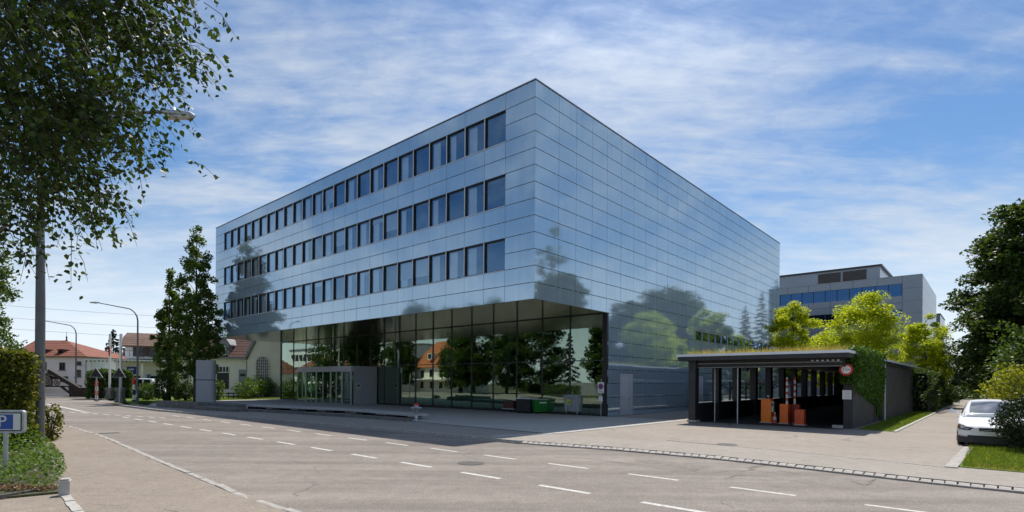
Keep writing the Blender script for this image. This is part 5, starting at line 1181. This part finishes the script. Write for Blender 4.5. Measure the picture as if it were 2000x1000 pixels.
        # mirror
        q = MB(); q.add([(s * x, y, z) for x, y, z in [(.86, 1.52, .97), (.95, 1.50, .98), (1.14, 1.50, .99), (1.17, 1.50, 1.08), (1.06, 1.50, 1.14), (.92, 1.50, 1.09), (.86, 1.62, .98), (.95, 1.66, .99), (1.13, 1.66, 1.0), (1.16, 1.66, 1.07), (1.06, 1.66, 1.13), (.92, 1.66, 1.08)]], [(0,1,2,3,4,5),(11,10,9,8,7,6)] + [(i, i + 6, (i + 1) % 6 + 6, (i + 1) % 6) for i in range(6)], True); bevel(part('wing_mirror', q, M_carw, c), .015)
        wheel_car(c, s * .79, .80); wheel_car(c, s * .79, 3.45)
        q = MB(); n = 14; vv = []
        for k in range(n + 1): a = math.pi * k / n; vv += [(s * .907, .80 + .37 * math.cos(a), .32 + .36 * math.sin(a)), (s * .907, .80 + .32 * math.cos(a), .32 + .32 * math.sin(a))]
        q.add(vv, [(2 * k, 2 * k + 1, 2 * k + 3, 2 * k + 2) for k in range(n)]); part('wheel_arch', q, M_plast, c)
    q = MB(); q.box(-.34, .34, -.022, .02, .50, .61); g = part('grille', q, M_plast, c); q = MB(); q.box(-.36, .36, -.03, -.0225, .595, .62); q.beam((-.3, -.03, .51), (.3, -.03, .60), .012, .025, (0, 1, 0)); part('grille_trim', q, M_alu, g)
    q = MB(); q.box(-.62, .62, -.005, .1, .27, .36); part('air_intake', q, M_plast, c)
    vl = [(x_, y_) for x_, y_ in ((-.90, .62), (-.86, .22), (-.74, .045), (-.5, -.022), (.5, -.022), (.74, .045), (.86, .22), (.90, .62))]; q = MB(); q.add([(x_ * 1.012, y_ - .012, z_) for z_ in (.13, .31) for x_, y_ in vl], [(i, i + 1, i + 9, i + 8) for i in range(7)]); part('front_valance_shade', q, M_plast, c)  # black lower bumper with the shadow below the nose put into its colour
    q = MB(); q.box(-.26, .26, -.03, -.006, .385, .485); part('number_plate', q, M_white, c)
    q = MB(); q.box(-.70, .70, .02, 4.2, .12, .24); part('underbody', q, M_plast, c)
    q = MB(); q.tube([(-.55, 1.13, .965), (.1, 1.15, .985), (.55, 1.20, .98)], .012, 5); part('wiper', q, M_plast, c); return c
cp = W(-17.45 - .97, 2.3, .01)
hatchback('white hatchback parked facing the road, half hidden by the dark yew bush', cp, ROTB - R(90) + R(1.0)).scale = (1.09, 1.09, 1.09)
# white van far left
DV = 63.0; v0 = at(258, 760, DV); v1_ = at(307, 760, DV); vw = (v1_.x - v0.x) * 1.25
van = thing('parked_van', 'white estate car parked in the yard behind bushes beside the curved lamp', 'car', (v0.x, DV, 0))
zt_ = at(280, 739, DV).z
q = MB(); sec = [(0, .35), (vw, .35), (vw, .8), (vw * .93, 1.05), (vw * .74, 1.15), (vw * .62, zt_ - .05), (vw * .10, zt_), (0, zt_ * .72)]
q.add([(x, y, z) for y in (0, 1.75) for x, z in sec], [tuple(range(8)), tuple(range(15, 7, -1))] + [(i, i + 8, (i + 1) % 8 + 8, (i + 1) % 8) for i in range(8)]); bevel(part('body', q, M_carw, van), .08, 3)
for a, c_ in ((.08, .34), (.36, .60)): q = MB(); q.add([(vw * a, -.012, 1.08), (vw * c_, -.012, 1.08), (vw * (c_ - .03), -.012, zt_ - .13), (vw * (a + .02), -.012, zt_ - .13)], [(0, 1, 2, 3)]); part('side_window', q, M_cglass, van)
for x in (vw * .2, vw * .8): q = MB(); q.tube([(x, .0, .32), (x, .2, .32)], .32, 16); w = part('wheel', q, M_tyre, van); q = MB(); q.tube([(x, -.02, .32), (x, 0, .32)], .2, 12); part('rim', q, M_galv, w)

# ================================================================== VEGETATION
LM_birch = leafmat('birch leaf', (.020, .045, .008), (.065, .112, .017), .32, rough=.45)
LM_mid = leafmat('mid green leaf', (.035, .072, .014), (.085, .145, .026), .40)
LM_dark = leafmat('dark green leaf', (.022, .046, .010), (.075, .125, .024), .38)
LM_yel = leafmat('yellow green leaf', (.18, .28, .010), (.56, .60, .024), .54, (1.45, 1.35, .3))
LM_hedge = leafmat('hedge leaf', (.022, .045, .008), (.19, .20, .018), .40)
LM_con = leafmat('conifer needle', (.010, .022, .010), (.024, .045, .018), .12)
LM_fresh = leafmat('fresh green leaf', (.05, .11, .012), (.11, .19, .025), .42)
LM_yew = leafmat('yew needle', (.012, .026, .008), (.030, .055, .014), .2)
rng = np.random.default_rng(5)
# ---- near birch
def birch():
    root = thing('birch_tree', 'near birch with drooping dark leaves filling the upper left corner of the view', 'tree', (-10.4, 8.6, 0), 0); base = np.array([-10.4, 8.6, 0])
    c = np.array([-9.1, 8.3, 7.85]); rad = np.array([3.45, 2.3, 3.35]); tb = MB(); pts = []; tw = MB()
    q = rng.normal(size=(260, 3)); q /= np.linalg.norm(q, axis=1)[:, None]; q *= (rng.uniform(.2, 1, 260) ** .42)[:, None]
    cl = c + q * rad; keep = (cl[:, 0] > -11.0) & (cl[:, 2] < 10.4); cl, q = cl[keep], q[keep]
    for k0 in range(len(cl)):
        spread = rng.uniform(.22, .50); out = q[k0]
        for _ in range(rng.integers(9, 19)):
            s = cl[k0] + rng.normal(size=3) * spread * np.array([1, 1, .75])
            if s[0] > -6.1 and 5.4 < s[2] < 7.3: continue
            L_ = rng.uniform(.30, .85); d = np.array([out[0] * .75 + .10, out[1] * .5, -.55]) + rng.normal(size=3) * .32; d /= np.linalg.norm(d); e = s + d * L_
            k = int(14 * L_ / .8) + 2; t = rng.uniform(0, 1, k); P = s + (e - s) * t[:, None] + np.array([0, 0, -.16]) * (t ** 2)[:, None] + rng.normal(size=(k, 3)) * .055; pts.append(P)
            m_ = (s + e) / 2 + np.array([0, 0, .04]); tw.tube([s - base, m_ - base, e - base + np.array([0, 0, -.16])], [.008, .006, .003], 3, False)
    tr_ = [Vector((0, 0, 0)), Vector((.15, .05, 2.2)), Vector((.45, -.05, 4.2)), Vector((1.15, -.2, 6.2)), Vector((1.7, -.25, 8.6)), Vector((1.9, -.2, 11.0))]
    tb.tube(tr_, [.2, .17, .14, .11, .075, .03], 12)
    for a, zt, out, bz in ((1, 4.2, (2.9, -.5, 5.9), 0), (2, 4.9, (3.9, .3, 6.9), 0), (3, 5.8, (3.6, -.9, 8.0), 0), (4, 6.6, (4.6, .1, 8.6), 0), (5, 7.4, (3.9, .4, 9.9), 0), (6, 3.4, (1.9, .9, 4.9), 0), (7, 3.0, (1.4, -.7, 5.2), 0)):
        t = zt; s = None
        for p0, p1 in zip(tr_[:-1], tr_[1:]):
            if p0.z <= t <= p1.z: s = p0.lerp(p1, (t - p0.z) / (p1.z - p0.z))
        e = Vector(out); mid = s.lerp(e, .5) + Vector((0, 0, .25)); tb.tube([s, s.lerp(mid, .5) + Vector((0, 0, .12)), mid, e], [.06, .05, .035, .012], 7, False)
    part('trunk', tb, M_birch, root); part('twig', tw, M_bark, root, kind='stuff')
    me = leaf_mesh('crown', np.concatenate(pts) - base, .095, LM_birch, up=.25, aspect=.72, hang=.7, rng=rng, six=True); link('crown', me, root)
birch()
# second birch stem leaning at the far left edge
LMB = LM_birch
tree('birch_tree', 'second birch farther left whose paler leaves hang beside the lamp post above the hedge', (-17.6, 16.0, 0), 12.0, lambda t: 2.7 * math.sin(math.pi * min(1, .12 + .84 * t)) ** .6, 3.2, 130, .62, 95, .10, LM_mid, M_birch, .2, None, .8, .3, seed=4, limbs=24, up=.2)
# columnar tree pair
pop = lambda r0: (lambda t: r0 * (min(1, .55 + 2.2 * t) if t < .25 else (1.0 - ((t - .25) / .78) ** 1.35)))
pA, pB = gp(382, 784), gp(330, 783)
LM_pop = leafmat('columnar tree leaf', (.05, .10, .018), (.13, .20, .04), .45)
hA = at(385, 434, pA.y).z; hB = at(330, 528, pB.y).z
tree('columnar_tree', 'taller of the two slim columnar trees beside the office block', pA, hA, pop(2.65), 2.3, 240, .52, 90, .24, LM_pop, M_bark, .2, 'pair of slim columnar trees', .95, .25, seed=8, limbs=40, up=.35)
tree('columnar_tree', 'shorter of the two slim columnar trees, left of the taller one', pB, hB, pop(1.6), 2.2, 110, .45, 90, .24, LM_pop, M_bark, .18, 'pair of slim columnar trees', .95, .25, seed=9, limbs=34, up=.35)
# yellow green trees behind the shelter
rnd = lambda r0, a=.10, b_=.9, pw=.55: (lambda t: r0 * max(.12, math.sin(math.pi * (a + b_ * t) )) ** pw)
for px, d, top, rpx, c0, seed, lab in ((1548, 52, 588, 46, 3.2, 12, 'bright yellow green tree touching the right edge of the office block'), (1690, 47, 579, 72, 3.6, 13, 'broadest bright yellow green tree, above the middle of the shelter'), (1806, 54, 611, 46, 2.2, 14, 'narrow light green tree right of the shelter beside the driveway'), (1612, 60, 648, 38, 2.5, 16, 'small yellow green tree low between the two brighter trees')):
    b0 = at(px, 760, d); h = at(px, top, d).z; r0 = rpx / 1063 * d
    tree('robinia_tree', lab, (b0.x, d, 0), h, rnd(r0), c0 * .8, 105, r0 * .30, 300, .165, LM_yel, M_bark, .16, 'yellow green trees behind the garage shelter', .62, .3, seed=seed, limbs=22, up=1.0)
# big dark trees at the right
for x, y, h, r0, c0, seed, lm, lab, nc in ((37.0, 38.3, 15.0, 4.6, 1.5, 21, LM_dark, 'largest dark broadleaf tree at the right edge behind the white car', 200), (47, 50, 13.5, 4.0, 1.2, 22, LM_dark, 'dark broadleaf tree standing just left of the largest tree', 110), (66, 64, 18.5, 9.0, 2.0, 23, LM_dark, 'broad dark tree far back at the right of the driveway', 180), (84, 96, 11, 5, 1, 24, LM_dark, 'dark tree closing the far end of the driveway', 90), (70, 92, 9, 4.2, .8, 25, LM_dark, 'lower dark tree at the end of the drive beside the office block', 80)):
    tree('broadleaf_tree', lab, (x, y, 0), h, (lambda r: (lambda t: r * (min(1, .72 + 1.2 * t) if t < .3 else math.sqrt(max(.02, 1 - ((t - .3) / .72) ** 2)))))(r0), c0, int(nc * 1.35), r0 * .27, 250, .30 if y < 60 else .48, lm, M_bark, .34, 'dark trees along the driveway', .5, .4, seed=seed, limbs=30, up=.8)
tree('airy_tree', 'tall airy tree beyond the right edge, mirrored in the facade next to the corner', W(-31, 42.5), 25.5, lambda t: 3.1 * (.55 + .45 * math.sin(t * 19)) * math.sin(math.pi * min(1, .15 + .8 * t)) ** .5 + .3, 6, 55, .8, 50, .34, LM_mid, M_bark, .3, None, .8, .2, seed=91, limbs=26)
def conifer(label, base, h, r0, seed, group, n=70, per=110, size=.3):
    rng = np.random.default_rng(seed); root = thing('conifer_tree', label, 'tree', base, 0, group); tb = MB(); tb.tube([(0, 0, 0), (0, 0, h * .98)], [h * .016, .03], 8); P = []
    for i in range(n):
        t = (i + rng.uniform(0, 1)) / n; z = h * (.08 + .9 * t); r = r0 * (1 - t) ** .85 * rng.uniform(.75, 1.15) + .12; a = i * 2.4 + rng.uniform(-.3, .3)
        k = int(per * (.3 + (1 - t))); s = rng.uniform(.1, 1, k) ** .7; w = .32 * r * (1 - .5 * s)
        x = s * r; y = rng.normal(size=k) * w * .5; zz = z - .22 * r * s ** 1.4 - np.abs(rng.normal(size=k)) * .10 * r
        P.append(np.stack([x * math.cos(a) - y * math.sin(a), x * math.sin(a) + y * math.cos(a), zz], 1)); tb.tube([(0, 0, z), (r * .9 * math.cos(a), r * .9 * math.sin(a), z - .2 * r)], [.04, .01], 4, False)
    part('trunk', tb, M_bark, root); link('crown', leaf_mesh('crown', np.concatenate(P), size, LM_con, up=.5, aspect=.4, hang=.4, rng=rng), root)
for x, y, h, r, s, lab in ((88, 92, 20, 4.2, 31, 'dark spruce behind the broad tree at the right, first of the row'), (96, 101, 25, 4.5, 32, 'second dark spruce of the row behind the right trees'), (104, 110, 30, 5, 33, 'third and taller dark spruce of the row behind the right trees'), (112, 119, 33, 5, 34, 'last and tallest dark spruce of the row behind the right trees'), (80, 84, 14, 3.6, 35, 'short dark spruce closest to the broad right tree')):
    conifer(lab, (x, y, 0), h, r, s, 'spruces behind the right hand trees', size=.5)
dC = 92; bC = at(221, 765, dC); conifer('big dark spruce rising behind the two raised barrier poles', (bC.x, dC, 0), at(221, 641, dC).z, 3.4, 41, None, 60, 90, .45)
dC = 110; bC = at(170, 765, dC); conifer('small dark spruce peeking over the roof beside the red roofed house', (bC.x, dC, 0), at(170, 677, dC).z, 2.0, 42, None, 40, 60, .45)
dC = 88; bC = at(207, 765, dC); conifer('lower dark spruce just left of the barrier poles', (bC.x, dC, 0), at(207, 680, dC).z, 1.9, 43, None, 40, 60, .4)
# hedges
def boxhedge(name, label, corners, h, n, size, lm, seed, lump=.18, dens=None):
    rng = np.random.default_rng(seed); root = thing(name, label, 'hedge', corners[0], 0); o = Vector(corners[0]); P = []
    ps = [Vector(c) - o for c in corners]; per = sum((ps[(i + 1) % len(ps)] - ps[i]).length for i in range(len(ps)))
    for i in range(len(ps)):
        a, c_ = ps[i], ps[(i + 1) % len(ps)]; k = int(n * .7 * (c_ - a).length / per * (dens[i] if dens else 1)); t = rng.uniform(0, 1, k); z = rng.uniform(0, 1, k) ** .9 * h
        d = (c_ - a).normalized(); nn = Vector((d.y, -d.x, 0)); off_ = lump * (np.sin(t * 9 + z * 2.1 + seed) + np.sin(z * 3.3 + t * 17)) * .6 + rng.normal(size=k) * .10 - .05 - .25 * np.maximum(0, z / h - .85)
        P.append(np.stack([a.x + (c_.x - a.x) * t + nn.x * off_, a.y + (c_.y - a.y) * t + nn.y * off_, z], 1))
    k = int(n * .3); u = rng.dirichlet(np.ones(len(ps)), k); XY = u @ np.array([[p_.x, p_.y] for p_ in ps]); P.append(np.concatenate([XY, (h + lump * np.sin(XY[:, :1] * 2) * .6 + rng.normal(size=(k, 1)) * .08)], 1))
    link('foliage', leaf_mesh('foliage', np.concatenate(P), size, lm, up=.3, rng=rng, aspect=.65), root)
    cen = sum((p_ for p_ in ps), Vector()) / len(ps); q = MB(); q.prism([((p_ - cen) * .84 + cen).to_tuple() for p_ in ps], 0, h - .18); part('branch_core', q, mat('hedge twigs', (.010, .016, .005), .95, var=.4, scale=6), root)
    return root
boxhedge('clipped_hedge', 'tall clipped hedge with yellow green tips behind the parking sign', [(-14.45, 16.35, 0), (-16.7, 18.9, 0), (-25, 26.5, 0), (-30, 22, 0), (-21.2, 15.4, 0)], 2.95, 46000, .12, LM_hedge, 51, .14, (2.6, .3, .2, .4, 2.8))
hp_ = gp(86, 862); bush('hedge_shoot', 'low leafy shoot of bright leaves at the foot of the tall clipped hedge', (hp_.x - .1, hp_.y + .3, 0), .42, .5, 1.25, 700, .12, LM_hedge, seed=52)
hp_ = gp(1802, 806); boxhedge('ivy_hedge', 'dark trimmed hedge continuing the shelter wall along the driveway', [W(-13.6, 31.4), W(-14.6, 31.2), W(-14.7, 58), W(-13.0, 58), W(-12.9, 31.4)][::-1], 3.3, 9000, .22, LM_dark, 53, .3)
bush('round_shrub', 'dark rounded shrub at the end of the ivy hedge beside the driveway lawn', W(-14.5, 52), 1.3, 1.3, 2.3, 2200, .2, LM_dark, seed=54)
bush('yew_bush', 'dark trimmed yew bush hiding half of the white car', (16.72, 17.4, 0), .98, .95, 1.92, 9500, .085, LM_yew, seed=55, lump=.10, up=.3)
d = 27; b0 = at(1985, 760, d); bush('yellow_shrub', 'large yellow green shrub behind the white car above the yew', (b0.x + 1.1, d, 0), 2.1, 1.6, at(1985, 703, d).z, 6500, .16, leafmat('yellowish shrub leaf', (.13, .17, .018), (.28, .30, .03), .48), seed=56, lump=.2)
d = 32; b0 = at(2010, 760, d); bush('tall_shrub', 'tall fresh green shrub behind the yellow one at the right edge', (b0.x + 1.2, d, 0), 3.0, 2.4, 6.2, 7000, .2, LM_mid, seed=57, lump=.25)
bush('driveway_shrub', 'pale green low shrub border at the far end of the driveway', W(-14.8, 88), 5.5, 2.0, 2.2, 3500, .3, LM_fresh, seed=58)
# shrubs on the left lawn
for px, py, rpx, top, n, s, lm, lab in ((480, 779, 22, 742, 1700, 61, LM_fresh, 'bright green shrub before the ivory workshop door'), (497, 777, 24, 735, 1900, 62, LM_fresh, 'tallest bright green shrub on the lawn before the workshop'), (520, 776, 17, 739, 1500, 63, LM_fresh, 'bright green shrub under the arched workshop window'), (424, 782, 13, 742, 900, 64, LM_fresh, 'slim bright green shrub at the right edge of the grey totem'), (322, 784, 19, 730, 2200, 65, LM_dark, 'dark upright shrub between the curved lamp and the slim trees'), (289, 781, 22, 748, 1900, 66, LM_mid, 'rounded leafy shrub in front of the white estate car'), (362, 783, 18, 744, 1700, 67, LM_dark, 'dark shrub between the two slim tree trunks'), (345, 781, 12, 750, 900, 68, LM_mid, 'small mid green shrub behind the shorter slim tree')):
    b0 = gp(px, py); d = b0.y; bush('garden_shrub', lab, b0, rpx / 1063 * d, rpx / 1063 * d, at(px, top, d).z, n, .19, lm, group='shrubs on the left lawn', seed=s, lump=.22)
b0 = gp(283, 791.5); bush('low_shrub', 'tiny dark clipped shrub on the grass edge near the planter wall', b0, .55, .5, .42, 700, .08, LM_dark, seed=69)
boxhedge('garden_hedge', 'dark green hedge behind the stone barrier pedestals at the left', [at(172, 775, 61.5).xy.to_3d(), at(256, 775, 61.5).xy.to_3d(), at(254, 775, 64).xy.to_3d(), at(174, 775, 64).xy.to_3d()], at(215, 726, 62).z, 9000, .22, LM_mid, 70, .2)
# plants in the bed at the left, leafy ground cover
n = 15000; xs, ys = rng.uniform(-16.5, -8.3, n), rng.uniform(9.9, 17.5, n)
edge = np.interp(ys, [9.9, 10.2, 12, 14.5, 17.5], [-9.0, -8.75, -9.75, -11.9, -14.7]); back = np.interp(xs, [-16, -12, -9], [10.2, 10.0, 10.0])
k = (xs < edge - .05) & (ys > back + .15); xs, ys, ed = xs[k], ys[k], edge[k]
hh = np.minimum(1, (ed - xs) / .7) * (.34 + .20 * np.sin(xs * 3.1 + ys * 1.7) + .12 * np.sin(ys * 5.1) + .25 * np.clip((ys - 12) / 4, 0, 1)); z = .05 + np.maximum(hh, .08) * rng.uniform(.25, 1.1, len(xs))
me = leaf_mesh('ground_cover', np.stack([xs, ys, z], 1), .085, LM_fresh, up=.8, rng=rng, aspect=.6); o = link('ground_cover', me, kind='stuff'); tag(o, 'leafy green ground cover around the parking sign post', 'ground cover')
q = rng.uniform(0, 1, (900, 2)); xs = -9.9 + q[:, 0] * 1.25; ys = 10.15 + q[:, 1] * .5
o = link('leaf_litter', leaf_mesh('leaf_litter', np.stack([xs, ys, .045 + rng.uniform(0, .05, 900)], 1), .05, leafmat('dry leaf', (.09, .05, .02), (.22, .13, .05), .1), up=1.2, rng=rng), kind='stuff'); tag(o, 'brown dry leaf litter at the corner of the planting bed', 'leaves')
# lawn grass
pp = [uvpts(16000, -21.8, -17.8, -4.1, 2.6, .02), uvpts(9000, -26, -21, -4.1, 4, .02), uvpts(9000, -15.0, -13.6, 7.7, 30, .02), uvpts(9000, 43.9, 52, -1, 12, .02), uvpts(5000, 38, 45, -8, -1.5, .02)]
me = blades('lawn_grass', np.concatenate(pp), .04, .11, .009, M_gr, .4); o = link('lawn_grass', me, kind='stuff'); tag(o, 'short mown grass of the lawns beside drive and building', 'grass')
pp = uvpts(1500, -20.5, -18.0, -4.15, -3.2, .02); o = link('dry_grass', blades('dry_grass', pp, .02, .06, .01, M_grdry, .6), kind='stuff'); tag(o, 'dry straw coloured grass at the corner of the right lawn', 'grass')

# ================================================================== SCENERY ACROSS THE ROAD (seen mirrored in the glass and panels)
ho = W(74, -42); hr = thing('orange_roof_house', 'cream house with steep orange roof across the road, mirrored in the lobby glass', 'house', ho, ROTB + R(180))
q = MB(); q.box(0, 9, -7.5, 7.5, -.2, 5.4); part('wall', q, M_walli, hr)
q = MB(); q.add([(-.6, -8.1, 5.4), (9.6, -8.1, 5.4), (9.6, 8.1, 5.4), (-.6, 8.1, 5.4), (4.5, -5.5, 11.5), (4.5, 5.5, 11.5)], [(0, 4, 5, 3), (0, 1, 4), (1, 2, 5, 4), (2, 3, 5), (0, 3, 2, 1)]); rf = part('roof', q, M_tile_o, hr)
for y in (-2.5, 2.5): q = MB(); q.box(-.0, 3, y - .7, y + .7, 7.2, 8.6); d_ = part('dormer', q, M_white, rf); q = MB(); q.box(-.02, -.005, y - .5, y + .5, 7.4, 8.4); part('pane', q, M_black, d_)
hf = bpy.data.objects
for y in (-5.5, -2.2, 1.0, 4.2): 
    for z in (.6, 3.2): q = MB(); q.box(-.06, .05, y, y + 1.2, z, z + 1.6); part('window', q, M_black, hr)
q = MB(); q.box(-1.8, -.01, -8, 8, 2.6, 2.8); part('porch_roof', q, M_white, hr)
boxhedge('added_roadside_hedge', 'long low hedge across the road, added to hide pale pavement in the lobby glass', [W(26, -27.5), W(62, -56), W(64, -58), W(28, -29.5)], 1.7, 9000, .22, LM_mid, 92, .2)  # follows low plants mirrored there; added to block the pale pavement reflection
lo = W(118, -44); lb = thing('long_white_building', 'long white building with dark window bands across the road, mirrored in the glass', 'building', lo, ROTB + R(180))
q = MB(); q.box(0, 12, -28, 28, -.2, 11.5); part('wall', q, M_wallw, lb); q = MB(); q.box(-.3, 12.3, -28.3, 28.3, 11.5, 11.8); part('roof', q, M_greym, lb)
for zf in (1.0, 4.6, 8.2):
    for i in range(22): q = MB(); q.box(-.05, .05, -26.5 + i * 2.45, -26.5 + i * 2.45 + 1.9, zf, zf + 1.9); part('window', q, M_black, lb)
for i, (u, wd) in enumerate(((134, 15), (108, 14), (92, 11))):
    o = thing('red_roof_house', ('low house with red roof farthest along the opposite roadside, mirrored in the glass', 'low house with red roof midway along the opposite roadside, mirrored in the glass', 'low house with red roof nearest the trees on the opposite roadside, mirrored in the glass')[i], 'house', W(u, -30), ROTB + R(180), 'red roofed houses across the road')
    q = MB(); q.box(0, 8, -wd / 2, wd / 2, -.2, 4.2); part('wall', q, M_walli, o); q = MB(); q.add([(-.5, -wd/2 - .5, 4.2), (8.5, -wd/2 - .5, 4.2), (8.5, wd/2 + .5, 4.2), (-.5, wd/2 + .5, 4.2), (4, -wd/2 + 3, 8.0), (4, wd/2 - 3, 8.0)], [(0, 4, 5, 3), (0, 1, 4), (1, 2, 5, 4), (2, 3, 5), (0, 3, 2, 1)]); part('roof', q, M_tile_r, o)
    for y in np.arange(-wd / 2 + 1, wd / 2 - 1.5, 2.6): q = MB(); q.box(-.05, .05, y, y + 1.3, 1, 2.6); part('window', q, M_black, o)
q = MB(); q.box(0, .3, -5, 5, 0, 2.2); o = solo('garden_wall', q, M_stone, 'white garden wall across the road, mirrored low in the right lobby panes', 'wall', W(33, -38), ROTB)
for i, (u, v, h, r0, s) in enumerate(((84, -40, 13, 4.2, 71), (64, -40, 13, 4.5, 72), (58, -38, 15, 4.8, 73), (52, -41, 14.5, 4.5, 74), (46, -44, 15.5, 5, 75), (29, -40, 12.5, 3.6, 76), (99, -38, 12, 4, 77))):
    p_ = W(u, v); tree('roadside_tree', ('roadside tree across the road beyond the orange roofed house', 'roadside tree across the road right before the orange roofed house', 'tallest roadside tree of the group facing the lobby', 'middle roadside tree facing the lobby glass', 'dense roadside tree facing the right half of the lobby', 'lone roadside tree facing the right corner of the lobby', 'roadside tree near the red roofed houses across the road')[i], p_, h, rnd(r0, .12, .86), 1.5, 110, r0 * .32, 150, .42, LM_mid, M_bark, .25, 'trees across the road', .7, .3, seed=s, limbs=16)
conifer('pointed spruce across the road, mirrored in the right lobby panes', W(38, -42), 11.2, 2.5, 81, None, 55, 60, .4)
p_ = W(73, -16.5); tree('columnar_tree', 'tall pointed tree at the far roadside, mirrored in the left end of the facade', p_, 23.5, pop(5.2), 2.0, 170, 1.1, 80, .42, LM_mid, M_bark, .3, None, .9, .3, seed=82, limbs=26)
